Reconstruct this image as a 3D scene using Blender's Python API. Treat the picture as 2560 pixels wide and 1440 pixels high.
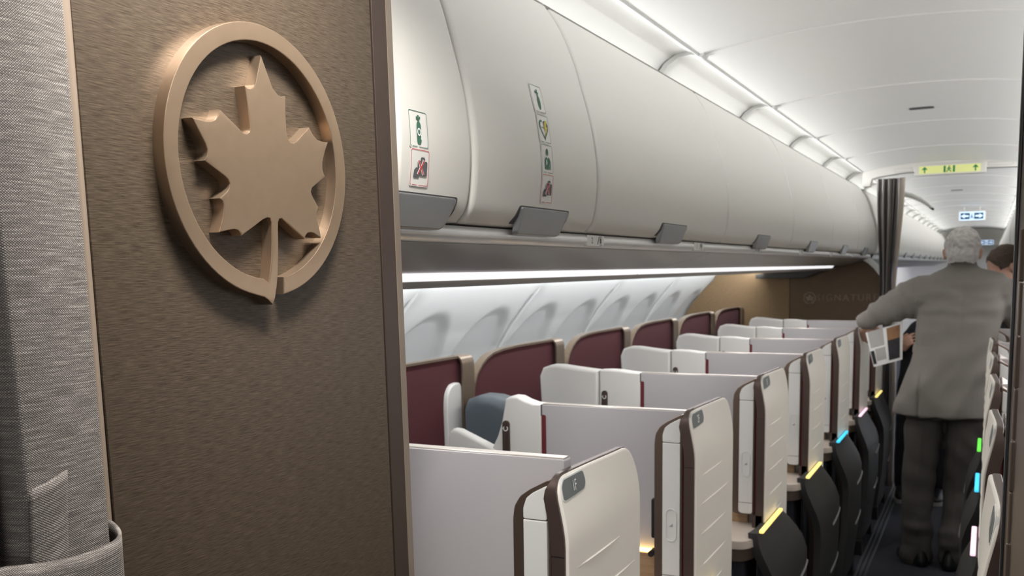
import bpy, bmesh, math, random
from mathutils import Vector, Matrix
random.seed(4)
sc = bpy.context.scene
C = sc.collection
for o in list(bpy.data.objects): bpy.data.objects.remove(o)

# ------------------------------------------------------------------ camera
R3 = Matrix(((0.89644295, -0.03874858, 0.44146188),
             (0.44290152, 0.11230055, -0.88950932),
             (-0.01510919, 0.99291849, 0.11783284)))
CAM = Vector((0, 0, 1.57)); FPX = 2400.0; PPX, PPY = 1280.0, 960.0
cam = bpy.data.cameras.new('camera'); camo = bpy.data.objects.new('camera', cam); C.objects.link(camo)
camo.matrix_world = Matrix.Translation(CAM) @ R3.to_4x4()
cam.sensor_width = 36; cam.lens = FPX/2560*36; cam.shift_y = 240/2560
cam.clip_start = .02; cam.clip_end = 100
cam.dof.use_dof = True; cam.dof.focus_distance = 1.05; cam.dof.aperture_fstop = 13.0
sc.camera = camo
# ------------------------------------------------------------------ world, exposure, lights
w = bpy.data.worlds.new('world'); sc.world = w; w.use_nodes = True
w.node_tree.nodes['Background'].inputs[0].default_value = (.95, .97, 1, 1)
w.node_tree.nodes['Background'].inputs[1].default_value = .22
sc.view_settings.view_transform = 'Standard'; sc.view_settings.look = 'None'
sc.view_settings.exposure = 0.74; sc.view_settings.gamma = 1; sc.view_settings.use_curve_mapping = False
try:
    sc.cycles.max_bounces = 8; sc.cycles.diffuse_bounces = 6; sc.cycles.sample_clamp_indirect = 4
except Exception: pass
AX = -.30                                    # aisle centre line
def area(name, loc, direction, sx, sy, watts, col=(1, 1, 1), along=(0, 1, 0)):
    l = bpy.data.lights.new(name, 'AREA'); l.shape = 'RECTANGLE'; l.size = sx; l.size_y = sy
    l.energy = watts; l.color = col
    o = bpy.data.objects.new(name, l); C.objects.link(o)
    z = -Vector(direction).normalized(); y = Vector(along); x = y.cross(z).normalized(); y = z.cross(x)
    o.matrix_world = Matrix.Translation(loc) @ Matrix((x, y, z)).transposed().to_4x4()
    return o
for s in (-1, 1):
    for y, ly, wt in ((4.0, 6.2, 13), (13.6, 12.4, 30)):
        o = area('cove_light', (AX+s*.622, y, 2.128), (-s*.985, 0, .10), .03, ly, wt*.70, (.955, .975, 1)); o.data.spread = math.radians(84)
    area('sidewall_light', (AX+s*1.20, 4.2, 1.575), (s*1, 0, -.42), .05, 6.0, 15, (.95, .98, 1))
    area('bin_light', (AX+s*.672, 4.2, 1.535), (-s*.15, 0, -1), .03, 5.2, 11, (1, .97, .96)).location.y = 3.7
    area('sidewall_light', (AX+s*1.20, 14.2, 1.575), (s*1, 0, -.42), .05, 13.2, 60, (.95, .97, 1))
area('vestibule_light', (-.46, .74, 2.17), (-.22, .0, -1), .10, .30, 6.0, (1, .97, .93)).data.spread = math.radians(120)
area('doorway_light', (.35, -1.7, 1.75), (-.22, 1, -.10), 1.4, 1.0, 9, (1, .98, .96), along=(0, 0, 1))  # added soft fill behind the camera, brightens whatever faces it

# ------------------------------------------------------------------ helpers
def at(px, py, **k):
    r = R3 @ Vector((px-PPX, -(py-PPY), -FPX))
    (a, v), = k.items(); i = 'XYZ'.index(a)
    return CAM + r*((v-CAM[i])/r[i])
def link(o, parent=None):
    C.objects.link(o)
    if parent is not None: o.parent = parent
    return o
def empty(name, loc=(0, 0, 0)):
    o = bpy.data.objects.new(name, None); o.location = loc; o.empty_display_size = .05
    return link(o)
def tag(o, label=None, cat=None, group=None, kind=None):
    if label: o['label'] = label
    if cat: o['category'] = cat
    if group: o['group'] = group
    if kind: o['kind'] = kind
    return o
def obj(name, bm, m, parent=None, smooth=35, recalc=True):
    if recalc: bmesh.ops.recalc_face_normals(bm, faces=bm.faces[:])
    me = bpy.data.meshes.new(name); bm.to_mesh(me); bm.free()
    if m: me.materials.append(m)
    if smooth:
        me.polygons.foreach_set('use_smooth', [True]*len(me.polygons))
        me.set_sharp_from_angle(angle=math.radians(smooth))
    o = bpy.data.objects.new(name, me)
    if smooth and smooth != 60 and len(me.polygons) > 12:
        wn = o.modifiers.new('flat_faces', 'WEIGHTED_NORMAL'); wn.keep_sharp = True
    if parent is not None:
        link(o, parent)
        o.matrix_parent_inverse = Matrix.Identity(4)
        # vertices are given in the parent's own frame
    else: link(o)
    return o
NB = bmesh.new
AXM = {'X': lambda u, v, a: (a, u, v), 'Y': lambda u, v, a: (u, a, v), 'Z': lambda u, v, a: (u, v, a)}
def extr(bm, pts, ax, a0, a1, bev=0, seg=2, both=False):
    """polygon pts in the plane across axis ax, pushed from a0 to a1 (a1 = the face that gets the bevel)"""
    f = AXM[ax]; t = NB()
    lo = [t.verts.new(f(u, v, a0)) for u, v in pts]; hi = [t.verts.new(f(u, v, a1)) for u, v in pts]
    n = len(pts)
    for i in range(n): t.faces.new((lo[i], lo[(i+1) % n], hi[(i+1) % n], hi[i]))
    fh = t.faces.new(hi); fl = t.faces.new(lo)
    bmesh.ops.recalc_face_normals(t, faces=t.faces[:])
    if bev:
        es = list(fh.edges)+(list(fl.edges) if both else [])
        bmesh.ops.bevel(t, geom=es, offset=bev, segments=seg, profile=.5, affect='EDGES', clamp_overlap=True)
    big = [q for q in t.faces if len(q.verts) > 4]
    if big: bmesh.ops.triangulate(t, faces=big)
    join(bm, t); return bm
def join(bm, t, M=None):
    mp = {}
    for v in t.verts: mp[v] = bm.verts.new(M @ v.co if M else v.co)
    for q in t.faces:
        try: bm.faces.new([mp[v] for v in q.verts])
        except ValueError: pass
    t.free()
def box(bm, x0, x1, y0, y1, z0, z1, bev=0, seg=2, M=None):
    t = NB(); bmesh.ops.create_cube(t, size=1)
    for v in t.verts: v.co = Vector(((x0+x1)/2+v.co.x*(x1-x0), (y0+y1)/2+v.co.y*(y1-y0), (z0+z1)/2+v.co.z*(z1-z0)))
    if bev: bmesh.ops.bevel(t, geom=t.edges[:], offset=bev, segments=seg, profile=.5, affect='EDGES', clamp_overlap=True)
    join(bm, t, M); return bm
def rrect(u0, u1, v0, v1, r, n=5):
    p = []
    for cu, cv, a in ((u1-r, v0+r, -90), (u1-r, v1-r, 0), (u0+r, v1-r, 90), (u0+r, v0+r, 180)):
        for k in range(n+1):
            t = math.radians(a+90*k/n); p.append((cu+r*math.cos(t), cv+r*math.sin(t)))
    return p
def fillet(pts, r, n=5):
    """round the corners of a polygon; r a number or one per corner"""
    out = []; N = len(pts)
    for i, p in enumerate(pts):
        p = Vector(p); a = Vector(pts[i-1]); b = Vector(pts[(i+1) % N]); ri = r[i] if isinstance(r, (list, tuple)) else r
        d1 = (a-p); d2 = (b-p); l = min(ri, d1.length*.45, d2.length*.45)
        if l < 1e-5: out.append(tuple(p)); continue
        s = p+d1.normalized()*l; e = p+d2.normalized()*l
        for k in range(n+1):
            t = k/n; out.append(tuple(s*(1-t)**2+p*2*t*(1-t)+e*t*t))
    return out
def strip(bm, prof, y0, y1, ny=1, thick=0.0, tv=None):
    """profile (x,z) pulled along y; with a thickness vector it is a closed shell"""
    if thick:
        P = [Vector(p) for p in prof]; Q = []
        for i, p in enumerate(P):
            d = (P[min(i+1, len(P)-1)]-P[max(i-1, 0)]).normalized(); Q.append(p+Vector((-d.y, d.x))*thick)
        ring = P+Q[::-1]; closed = True
    else: ring = [Vector(p) for p in prof]; closed = False
    rows = [[bm.verts.new((p.x, y0+(y1-y0)*j/ny, p.y)) for p in ring] for j in range(ny+1)]
    n = len(ring)
    for j in range(ny):
        for i in range(n if closed else n-1):
            bm.faces.new((rows[j][i], rows[j][(i+1) % n], rows[j+1][(i+1) % n], rows[j+1][i]))
    if closed:
        m = len(prof)
        for row in (rows[0], rows[-1]):
            for i in range(m-1): bm.faces.new((row[i], row[i+1], row[2*m-2-i], row[2*m-1-i]))
    return bm
def tube(bm, path, r, n=10, cap=True):
    P = [Vector(p) for p in path]; rows = []
    up = Vector((0, 0, 1))
    for i, p in enumerate(P):
        d = (P[min(i+1, len(P)-1)]-P[max(i-1, 0)]).normalized()
        a = d.cross(up if abs(d.z) < .95 else Vector((1, 0, 0))).normalized(); b = d.cross(a)
        rr = r[i] if isinstance(r, (list, tuple)) else r
        rows.append([bm.verts.new(p+(a*math.cos(2*math.pi*k/n)+b*math.sin(2*math.pi*k/n))*rr) for k in range(n)])
    for i in range(len(P)-1):
        for k in range(n): bm.faces.new((rows[i][k], rows[i][(k+1) % n], rows[i+1][(k+1) % n], rows[i+1][k]))
    if cap: bm.faces.new(rows[0]); bm.faces.new(rows[-1][::-1])
    return bm
def copy_tree(o, parent=None):
    c = o.copy(); C.objects.link(c)
    if parent is not None: c.parent = parent
    for ch in list(o.children): copy_tree(ch, c)
    return c
def text_bm(s, size, extrude=0.0, res=3, spacing=1.0):
    cu = bpy.data.curves.new('text', 'FONT'); cu.body = s; cu.size = size; cu.extrude = extrude; cu.resolution_u = res
    cu.align_x = 'CENTER'; cu.align_y = 'CENTER'; cu.space_character = spacing
    t = bpy.data.objects.new('text', cu); C.objects.link(t)
    dg = bpy.context.evaluated_depsgraph_get(); dg.update()
    me = bpy.data.meshes.new_from_object(t.evaluated_get(dg)); b = NB(); b.from_mesh(me)
    bpy.data.objects.remove(t); bpy.data.meshes.remove(me)
    return b
def tri_poly(bm, pts, fn):
    """flat polygon (u,v) -> mapped by fn into space"""
    t = NB(); f = t.faces.new([t.verts.new((u, v, 0)) for u, v in pts]); f.normal_update(); bmesh.ops.triangulate(t, faces=[f])
    mp = {v: bm.verts.new(fn(v.co.x, v.co.y)) for v in t.verts}
    for q in t.faces: bm.faces.new([mp[v] for v in q.verts])
    t.free(); return bm

# ------------------------------------------------------------------ materials
def mat(name, col, rough=.5, metal=0, emit=0, spec=.5, bump=0, bscale=400, var=0, vscale=3):
    m = bpy.data.materials.new(name); m.use_nodes = True; nt = m.node_tree; b = nt.nodes['Principled BSDF']
    c = [x/255 for x in col]; lin = [((x+.055)/1.055)**2.4 if x > .04045 else x/12.92 for x in c]
    b.inputs['Base Color'].default_value = (*lin, 1); b.inputs['Roughness'].default_value = rough
    b.inputs['Metallic'].default_value = metal; b.inputs['Specular IOR Level'].default_value = spec
    if emit:
        b.inputs['Emission Color'].default_value = (*lin, 1); b.inputs['Emission Strength'].default_value = emit
    tc = nt.nodes.new('ShaderNodeTexCoord')
    if bump:
        n = nt.nodes.new('ShaderNodeTexNoise'); n.inputs['Scale'].default_value = bscale; n.inputs['Detail'].default_value = 3
        nt.links.new(tc.outputs['Object'], n.inputs['Vector'])
        bp = nt.nodes.new('ShaderNodeBump'); bp.inputs['Strength'].default_value = bump; bp.inputs['Distance'].default_value = .001
        nt.links.new(n.outputs['Fac'], bp.inputs['Height']); nt.links.new(bp.outputs['Normal'], b.inputs['Normal'])
    if var:
        n = nt.nodes.new('ShaderNodeTexNoise'); n.inputs['Scale'].default_value = vscale; n.inputs['Detail'].default_value = 4
        nt.links.new(tc.outputs['Object'], n.inputs['Vector'])
        mx = nt.nodes.new('ShaderNodeMix'); mx.data_type = 'RGBA'
        mx.inputs[6].default_value = (*[x*(1-var) for x in lin], 1); mx.inputs[7].default_value = (*[min(1, x*(1+var)) for x in lin], 1)
        nt.links.new(n.outputs['Fac'], mx.inputs[0]); nt.links.new(mx.outputs[2], b.inputs['Base Color'])
    return m
def brushed(name, c0, c1, rough, metal, scale, bump=.15):
    """metal with a fine grain drawn out along one direction; scale = noise scale per axis"""
    m = mat(name, c0, rough, metal); nt = m.node_tree; b = nt.nodes['Principled BSDF']
    tc = nt.nodes.new('ShaderNodeTexCoord'); mp = nt.nodes.new('ShaderNodeMapping'); mp.inputs['Scale'].default_value = scale
    n = nt.nodes.new('ShaderNodeTexNoise'); n.inputs['Scale'].default_value = 1; n.inputs['Detail'].default_value = 5; n.inputs['Roughness'].default_value = .65
    r = nt.nodes.new('ShaderNodeValToRGB')
    r.color_ramp.elements[0].position = .3; r.color_ramp.elements[1].position = .72
    def L(c): return [((x/255+.055)/1.055)**2.4 for x in c]
    r.color_ramp.elements[0].color = (*L(c0), 1); r.color_ramp.elements[1].color = (*L(c1), 1)
    nt.links.new(tc.outputs['Object'], mp.inputs[0]); nt.links.new(mp.outputs[0], n.inputs['Vector'])
    nt.links.new(n.outputs['Fac'], r.inputs[0]); nt.links.new(r.outputs[0], b.inputs['Base Color'])
    bp = nt.nodes.new('ShaderNodeBump'); bp.inputs['Strength'].default_value = bump; bp.inputs['Distance'].default_value = .0006
    nt.links.new(n.outputs['Fac'], bp.inputs['Height']); nt.links.new(bp.outputs['Normal'], b.inputs['Normal'])
    return m
def woven(name, dark, light, pu, pv, lo=.0, hi=.75):
    """basket weave from two crossed sine waves on the UV map (metres), with slub threads"""
    m = mat(name, dark, .9); nt = m.node_tree; b = nt.nodes['Principled BSDF']; N = nt.nodes.new; Lk = nt.links.new
    def L(c): return [((x/255+.055)/1.055)**2.4 for x in c]
    uv = N('ShaderNodeUVMap'); sp = N('ShaderNodeSeparateXYZ'); Lk(uv.outputs[0], sp.inputs[0])
    def mth(op, a, bb=None):
        q = N('ShaderNodeMath'); q.operation = op
        for i, x in enumerate((a, bb)):
            if x is None: continue
            if isinstance(x, (int, float)): q.inputs[i].default_value = x
            else: Lk(x, q.inputs[i])
        return q.outputs[0]
    k = 2*math.pi
    su = mth('SINE', mth('MULTIPLY', sp.outputs[0], k/pu)); sv = mth('SINE', mth('MULTIPLY', sp.outputs[1], k/pv))
    pr = mth('MULTIPLY', su, sv)
    mp = N('ShaderNodeMapping'); mp.inputs['Scale'].default_value = (40, 700, 1); Lk(uv.outputs[0], mp.inputs[0])
    n1 = N('ShaderNodeTexNoise'); n1.inputs['Scale'].default_value = 1; n1.inputs['Detail'].default_value = 2; Lk(mp.outputs[0], n1.inputs['Vector'])
    n2 = N('ShaderNodeTexNoise'); n2.inputs['Scale'].default_value = 900; Lk(uv.outputs[0], n2.inputs['Vector'])
    v = mth('ADD', mth('ADD', mth('MULTIPLY', pr, .42), mth('MULTIPLY', mth('SUBTRACT', n1.outputs['Fac'], .5), .9)), mth('MULTIPLY', mth('SUBTRACT', n2.outputs['Fac'], .5), .5))
    r = N('ShaderNodeValToRGB'); r.color_ramp.elements[0].position = lo; r.color_ramp.elements[1].position = hi
    r.color_ramp.elements[0].color = (*L(dark), 1); r.color_ramp.elements[1].color = (*L(light), 1)
    e = r.color_ramp.elements.new((lo+hi)*.45); e.color = (*[a*.62+c*.38 for a, c in zip(L(dark), L(light))], 1)
    Lk(v, r.inputs[0]); Lk(r.outputs[0], b.inputs['Base Color'])
    bp = N('ShaderNodeBump'); bp.inputs['Strength'].default_value = .5; bp.inputs['Distance'].default_value = .0008
    Lk(pr, bp.inputs['Height']); Lk(bp.outputs['Normal'], b.inputs['Normal'])
    return m

M = dict(
 white=mat('white_laminate', (222, 220, 214), .42, bump=.03, bscale=900),
 ceil=mat('ceiling_laminate', (214, 213, 210), .38),
 bin=mat('bin_laminate', (214, 211, 204), .42, bump=.02, bscale=700),
 side=mat('sidewall_laminate', (215, 217, 216), .5),
 shade=mat('window_shade_laminate', (200, 201, 201), .5),
 leather=mat('cream_leather', (226, 221, 211), .5, bump=.12, bscale=650),
 cap=mat('white_plastic', (212, 211, 208), .4),
 capgrey=mat('warm_grey_cap', (176, 170, 162), .3, .35),
 lilac=mat('pale_grey_panel', (172, 169, 171), .55, bump=.05, bscale=1200),
 bronze=mat('bronze_trim', (112, 97, 86), .38, .75),
 dbronze=mat('dark_bronze_trim', (84, 70, 64), .42, .55),
 corner=mat('dark_corner_bronze', (66, 54, 48), .42, .4), cove=mat('cove_laminate', (180, 180, 178), .45),
 champ=brushed('champagne_metal', (116, 101, 86), (140, 124, 108), .38, .75, (60, 900, 30), .05),
 emblem=mat('emblem_bronze', (168, 145, 122), .32, .88, var=.07, vscale=60),
 panel=brushed('brushed_bronze_laminate', (44, 34, 25), (96, 83, 68), .38, .3, (300, 55, 1100), .25),
 rearpanel=brushed('brown_brushed_laminate', (84, 66, 48), (104, 84, 62), .5, .3, (10, 300, 300), .05),
 litpanel=brushed('brown_laminate_lit_tan', (116, 93, 64), (134, 109, 77), .5, .2, (10, 300, 300), .05),  # partition brown with the sidewall light painted into its colour
 burg=mat('burgundy_felt', (76, 29, 35), .95, bump=.35, bscale=900, var=.16, vscale=160),
 burgs=mat('burgundy_strip', (96, 22, 32), .6),
 blue=mat('slate_blue_leather', (88, 98, 106), .5, bump=.1, bscale=500),
 dark=mat('charcoal_shell', (60, 59, 58), .48, bump=.05, bscale=900),
 black=mat('black_plastic', (22, 22, 25), .45),
 navy=mat('dark_navy_panel', (30, 33, 40), .7),
 alu=mat('brushed_aluminium', (232, 232, 231), .28, .35),
 latch=mat('grey_latch', (156, 158, 158), .33, .65),
 under=mat('grey_underside', (136, 133, 130), .3, spec=.6),
 valance=mat('grey_valance', (150, 150, 148), .4),
 wood=brushed('oak_veneer', (142, 112, 82), (172, 142, 108), .45, 0, (5, 120, 160), .1),
 table=mat('taupe_table', (190, 178, 166), .32),
 carpet=mat('dark_navy_carpet', (40, 42, 50), .95, bump=.8, bscale=500, var=.25, vscale=220),
 track=mat('seat_track_cover', (66, 67, 72), .6),
 plate=mat('grey_number_plate', (98, 104, 104), .4),
 print_white=mat('white_print', (240, 240, 238), .5),
 green=mat('green_print', (58, 104, 84), .6),
 red=mat('red_print', (190, 58, 62), .6),
 grey=mat('grey_print', (88, 88, 90), .6),
 yellow=mat('yellow_print', (206, 184, 60), .6),
 signgreen=mat('sign_green', (24, 130, 70), .6),
 signyellow=mat('sign_pale_yellow', (222, 226, 150), .5, emit=.12),
 hand_skin=mat('skin', (188, 148, 128), .55, var=.06, vscale=30),
 greyhair=mat('grey_hair', (196, 192, 190), .75, bump=1.0, bscale=220, var=.35, vscale=60),
 brownhair=mat('brown_hair', (74, 60, 50), .75, bump=.8, bscale=260, var=.25, vscale=80),
 suit=mat('grey_suit_wool', (124, 119, 113), .9, bump=.25, bscale=900, var=.08, vscale=120),
 trousers=mat('grey_trouser_wool', (80, 76, 72), .9, bump=.25, bscale=900),
 blackcloth=mat('black_cloth', (26, 27, 33), .9),
 shoe=mat('black_leather', (16, 16, 17), .4),
 sole=mat('white_rubber', (170, 168, 165), .6),
 collar=mat('shirt_cotton', (226, 222, 215), .7),
 pleat=mat('dark_grey_curtain', (160, 155, 152), 1.0, spec=.1, var=.1, vscale=90), pleatshade=mat('shaded_curtain_fold', (112, 109, 108), 1.0, spec=.1, var=.1, vscale=90),  # second, darker tone puts fold shade into the colour of some pleats
 pleatedge=mat('taupe_curtain_hem', (186, 174, 162), .85),
 vent=mat('dark_slot', (70, 70, 70), .5),
 strip=mat('curtain_trim_taupe', (138, 123, 108), .42, .3),
 hinge=mat('taupe_metal', (98, 86, 78), .36, .65),
)
def glow(name, col, s): return mat(name, col, .5, emit=s)
M['psulight'] = glow('white_light_diffuser', (245, 243, 246), .62)
M['covelens'] = glow('cove_light_lens', (250, 250, 247), 2.5)
M['wooden_light'] = glow('warm_table_light', (255, 206, 120), 4.0)
GLOW = {'yellow': glow('yellow_light', (255, 226, 130), .62), 'blue': glow('blue_light', (60, 196, 240), .62),
        'pink': glow('pink_light', (248, 206, 224), .62), 'green': glow('green_light', (96, 226, 70), .62)}
M['exit_lit'] = glow('lit_sign_face', (200, 224, 255), .55)
M['exit_dark'] = mat('sign_teal_print', (24, 78, 92), .6)
M['mood'] = glow('blue_mood_light', (92, 92, 250), .3)
M['weave'] = woven('grey_woven_curtain', (76, 70, 66), (228, 219, 209), .0021, .0020)

# ================================================================== the setting
# ---- floor
bm = NB(); box(bm, -2.3, 1.7, -2.0, 24, -.06, 0); floor = tag(obj('floor', bm, M['carpet'], smooth=0), kind='structure', label='dark navy carpeted cabin floor')
bm = NB()
for x in (-.556, -.533, -.510): strip(bm, [(x-.0075, .001), (x-.0045, .006), (x+.0045, .006), (x+.0075, .001)], 1.2, 20)
tag(obj('trim_1', bm, M['track']), kind='structure', label='ribbed grey seat track cover along the left of the aisle')
bm = NB()
for x in (-.09, -.067, -.044): strip(bm, [(x-.0075, .001), (x-.0045, .006), (x+.0045, .006), (x+.0075, .001)], 1.2, 20)
tag(obj('trim_2', bm, M['track']), kind='structure', label='ribbed grey seat track cover along the right of the aisle')
# ---- ceiling: one arched panel per 1.067 m, with a raised joint edge, and the cove panels at both sides
JY = [-.29+1.067*i for i in range(21)]                 # joints (.., 1.84, 2.91, 3.98, 5.05, 6.11, 7.18 ..)
def arch(n=22, dz=0.0):
    out = []
    for i in range(n+1):
        t = -1+2*i/n; x = AX+.502*t; z = 2.196+.046*(1-abs(t)**2.2)
        out.append((x, z+dz))
    return out
ceiling = tag(empty('ceiling'), kind='structure', label='arched white cabin ceiling of wide panels with bright coves')
def ceil_panel_bm():
    bm = NB(); L = 1.067
    strip(bm, arch(), .012, L-.012, thick=.02)
    # the joint: a thin rounded rib between neighbouring panels
    t = [(x, z-.004) for x, z in arch()]
    strip(bm, t, -.011, .011, thick=.02)
    return bm
def cove_prof(s):
    P = [(-.502, 2.1965), (-.512, 2.203), (-.537, 2.209), (-.575, 2.204), (-.61, 2.182), (-.635, 2.15), (-.643, 2.112), (-.643, 2.09)]
    return [(AX+(x if s < 0 else -x), z) for x, z in P]
def cove_bm(s):
    bm = NB(); P = cove_prof(s)
    strip(bm, P, .014, 1.067-.014, thick=.012 if s > 0 else -.012)
    # slightly lowered frame at each end of the panel
    q = [(AX+(x-AX)*.975, z-.010) for x, z in P]
    strip(bm, q, -.024, .024, thick=.014 if s > 0 else -.014)
    # thin bead where cove and ceiling meet
    tube(bm, [(P[0][0], 0, P[0][1]+.001), (P[0][0], 1.067, P[0][1]+.001)], .0045, 8)
    return bm
p0 = obj('ceiling_panel', ceil_panel_bm(), M['ceil'], ceiling); cl = obj('cove_panel', cove_bm(-1), M['cove'], ceiling); cr = obj('cove_panel', cove_bm(1), M['cove'], ceiling)
lens_bm = NB(); box(lens_bm, AX-.634, AX-.604, .06, 1.0, 2.110, 2.120, .003); ln = obj('cove_light_lens', lens_bm, M['covelens'], ceiling)
lens_bm = NB(); box(lens_bm, AX+.604, AX+.634, .06, 1.0, 2.110, 2.120, .003); lr = obj('cove_light_lens', lens_bm, M['covelens'], ceiling)
for i, y in enumerate(JY):
    for src in (p0, cl, cr, ln, lr):
        o = src if i == 0 else src.copy()
        if i: C.objects.link(o)
        o.location.y = y
# flush slot in the third panel, and one far in the next cabin
for x, y, z in ((-.292, 4.62, 2.2405), (-.30, 9.9, 2.2405)):
    bm = NB(); extr(bm, rrect(x-.05, x+.05, y-.022, y+.022, .012), 'Z', z+.01, z-.003, .002)
    tag(obj('ceiling_slot', bm, M['vent']), 'dark slotted outlet flush in the cabin ceiling' if y < 6 else 'far dark slotted outlet in the next cabin ceiling', 'vent')
# ---- side walls: panels of two windows each, with deep arched recesses
SP = [(x_, z_+.006*(z_ > .9)) for x_, z_ in [(-1.80, 1.56), (-1.806, 1.53), (-1.82, 1.503), (-1.833, 1.487), (-1.90, 1.408), (-1.977, 1.314), (-2.043, 1.211), (-2.085, 1.10), (-2.11, .95), (-2.12, .8), (-2.10, .5), (-2.02, .2), (-1.93, 0)]]
def sp_at(z):
    for (x0, z0), (x1, z1) in zip(SP, SP[1:]):
        if z1 <= z <= z0: t = (z0-z)/(z0-z1); return x0+(x1-x0)*t
    return SP[-1][0]
def ss(t): t = max(0, min(1, t)); return t*t*(3-2*t)
def recess(y, z):
    """1 in a window recess, 0 on the panel, y measured in the panel"""
    best = 0
    for c in (.267, .80):
        dy = (y-c)/.24; dz = (z-1.025)/.392
        r = (abs(dy)**2.3+abs(dz)**2.3)**(1/2.3)
        best = max(best, ss((1-r)/.13))
    return best
def sidewall_bm(s):
    bm = NB(); L = 1.067; zs = [1.566, 1.536, 1.509]+[1.49-.0125*i for i in range(73)]+[.5, .3, .1, 0]
    ys = [0, .006, .012]+[.02+(L-.04)*i/72 for i in range(73)]+[L-.012, L-.006, L]
    rows = []
    for y in ys:
        edge = min(y, L-y); e = .014*(1-ss(edge/.014))+.035*(1-ss(edge/.10))
        row = []
        for z in zs:
            d = .026*recess(y, z)
            x = sp_at(z)-d-e*.7*ss((1.52-z)/.1)
            row.append(bm.verts.new((x if s < 0 else 2*AX-x, y, z)))
        rows.append(row)
    for j in range(len(ys)-1):
        for i in range(len(zs)-1): bm.faces.new((rows[j][i], rows[j][i+1], rows[j+1][i+1], rows[j+1][i]))
    # bead in the joint
    for x in (1,):
        P = [(sp_at(z)+.0, z) for z in zs[1::3]]
        P = [((q if s < 0 else 2*AX-q), z) for q, z in P]
        tube(bm, [(q+(-.012 if s < 0 else .012), 0, z) for q, z in P], .0075, 8)
    return bm
def shade_bm(c, s):
    bm = NB(); n = 14; m = 18; grid = []
    for j in range(m+1):
        z = 1.38-.62*j/m; row = []
        dz = abs((z-1.02)/.385)**2.3
        wd = .225*max(.0, (1-dz))**(1/2.3)*.94
        for i in range(n+1):
            y = c+wd*(-1+2*i/n); x = sp_at(z)-.0252
            row.append(bm.verts.new((x if s < 0 else 2*AX-x, y, z)))
        grid.append(row)
    for j in range(m):
        for i in range(n): bm.faces.new((grid[j][i], grid[j+1][i], grid[j+1][i+1], grid[j][i+1]))
    return bm
walls = {}
for s, nm in ((-1, 'left'), (1, 'right')):
    wl = tag(empty('wall_'+nm), kind='structure', label='white cabin sidewall on the %s with arched window recesses and closed shades' % nm); walls[nm] = wl
    p = obj('sidewall_panel', sidewall_bm(s), M['side'], wl, smooth=60)
    sh = [obj('window_shade', shade_bm(c, s), M['shade'], p, smooth=60) for c in (.267, .80)]
    for i in range(20):
        o = p if i == 0 else copy_tree(p, wl)
        o.location.y = -.244+1.067*i
# ---- ends and outer skins that close the tube
bm = NB(); box(bm, -2.3, 1.7, 21.2, 21.3, 0, 2.5); tag(obj('wall_back', bm, M['white'], smooth=0), kind='structure', label='far white end wall of the aircraft cabin')
bm = NB(); box(bm, -2.3, 1.7, -2.05, -2.0, 0, 2.5); tag(obj('wall_front', bm, M['white'], smooth=0), kind='structure', label='white galley wall behind the camera')
for s in (-1, 1):
    P = [(-.643, 2.25), (-.8, 2.28), (-1.1, 2.2), (-1.5, 1.95), (-1.72, 1.7), (-1.82, 1.545)]
    bm = NB(); strip(bm, [(AX+(x+.3 if s < 0 else -x-.3), z) if False else ((x if s < 0 else 2*AX-x), z) for x, z in [(AX-.643, 2.25)]+P[1:]], -.3, 21.2, thick=.02)
    tag(obj('trim_%d' % (3 if s < 0 else 4), bm, M['white']), kind='structure', label='hidden outer lining above the %s bins' % ('left' if s < 0 else 'right'))

# ================================================================== overhead bins
BP = [(-.821, 2.094), (-.789, 2.045), (-.76, 1.978), (-.742, 1.919), (-.725, 1.857), (-.714, 1.795), (-.711, 1.742), (-.716, 1.688), (-.724, 1.661), (-.739, 1.644)]
def smooth_prof(P, k=4):
    out = []
    for i in range(len(P)-1):
        p0 = Vector(P[max(i-1, 0)]); p1 = Vector(P[i]); p2 = Vector(P[i+1]); p3 = Vector(P[min(i+2, len(P)-1)])
        for j in range(k):
            t = j/k; out.append(tuple(.5*((2*p1)+(p2-p0)*t+(2*p0-5*p1+4*p2-p3)*t*t+(3*p1-p0-3*p2+p3)*t**3)))
    return out+[P[-1]]
BPS = smooth_prof(BP)
SL = [0]
for a, b in zip(BPS, BPS[1:]): SL.append(SL[-1]+math.hypot(b[0]-a[0], b[1]-a[1]))
def bin_pt(y, s, off=.001):
    for i in range(len(BPS)-1):
        if s <= SL[i+1] or i == len(BPS)-2:
            t = (s-SL[i])/(SL[i+1]-SL[i]); a = Vector(BPS[i]); b = Vector(BPS[i+1]); d = (b-a).normalized(); p = a+(b-a)*t
            return Vector((p.x-d.y*off, y, p.y+d.x*off))
def mir(v, s): return v if s < 0 else Vector((2*AX-v[0], v[1], v[2]))
def mirror_bm(bm, s):
    if s > 0:
        for v in bm.verts: v.co.x = 2*AX-v.co.x
        bmesh.ops.reverse_faces(bm, faces=bm.faces[:])
    return bm
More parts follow.
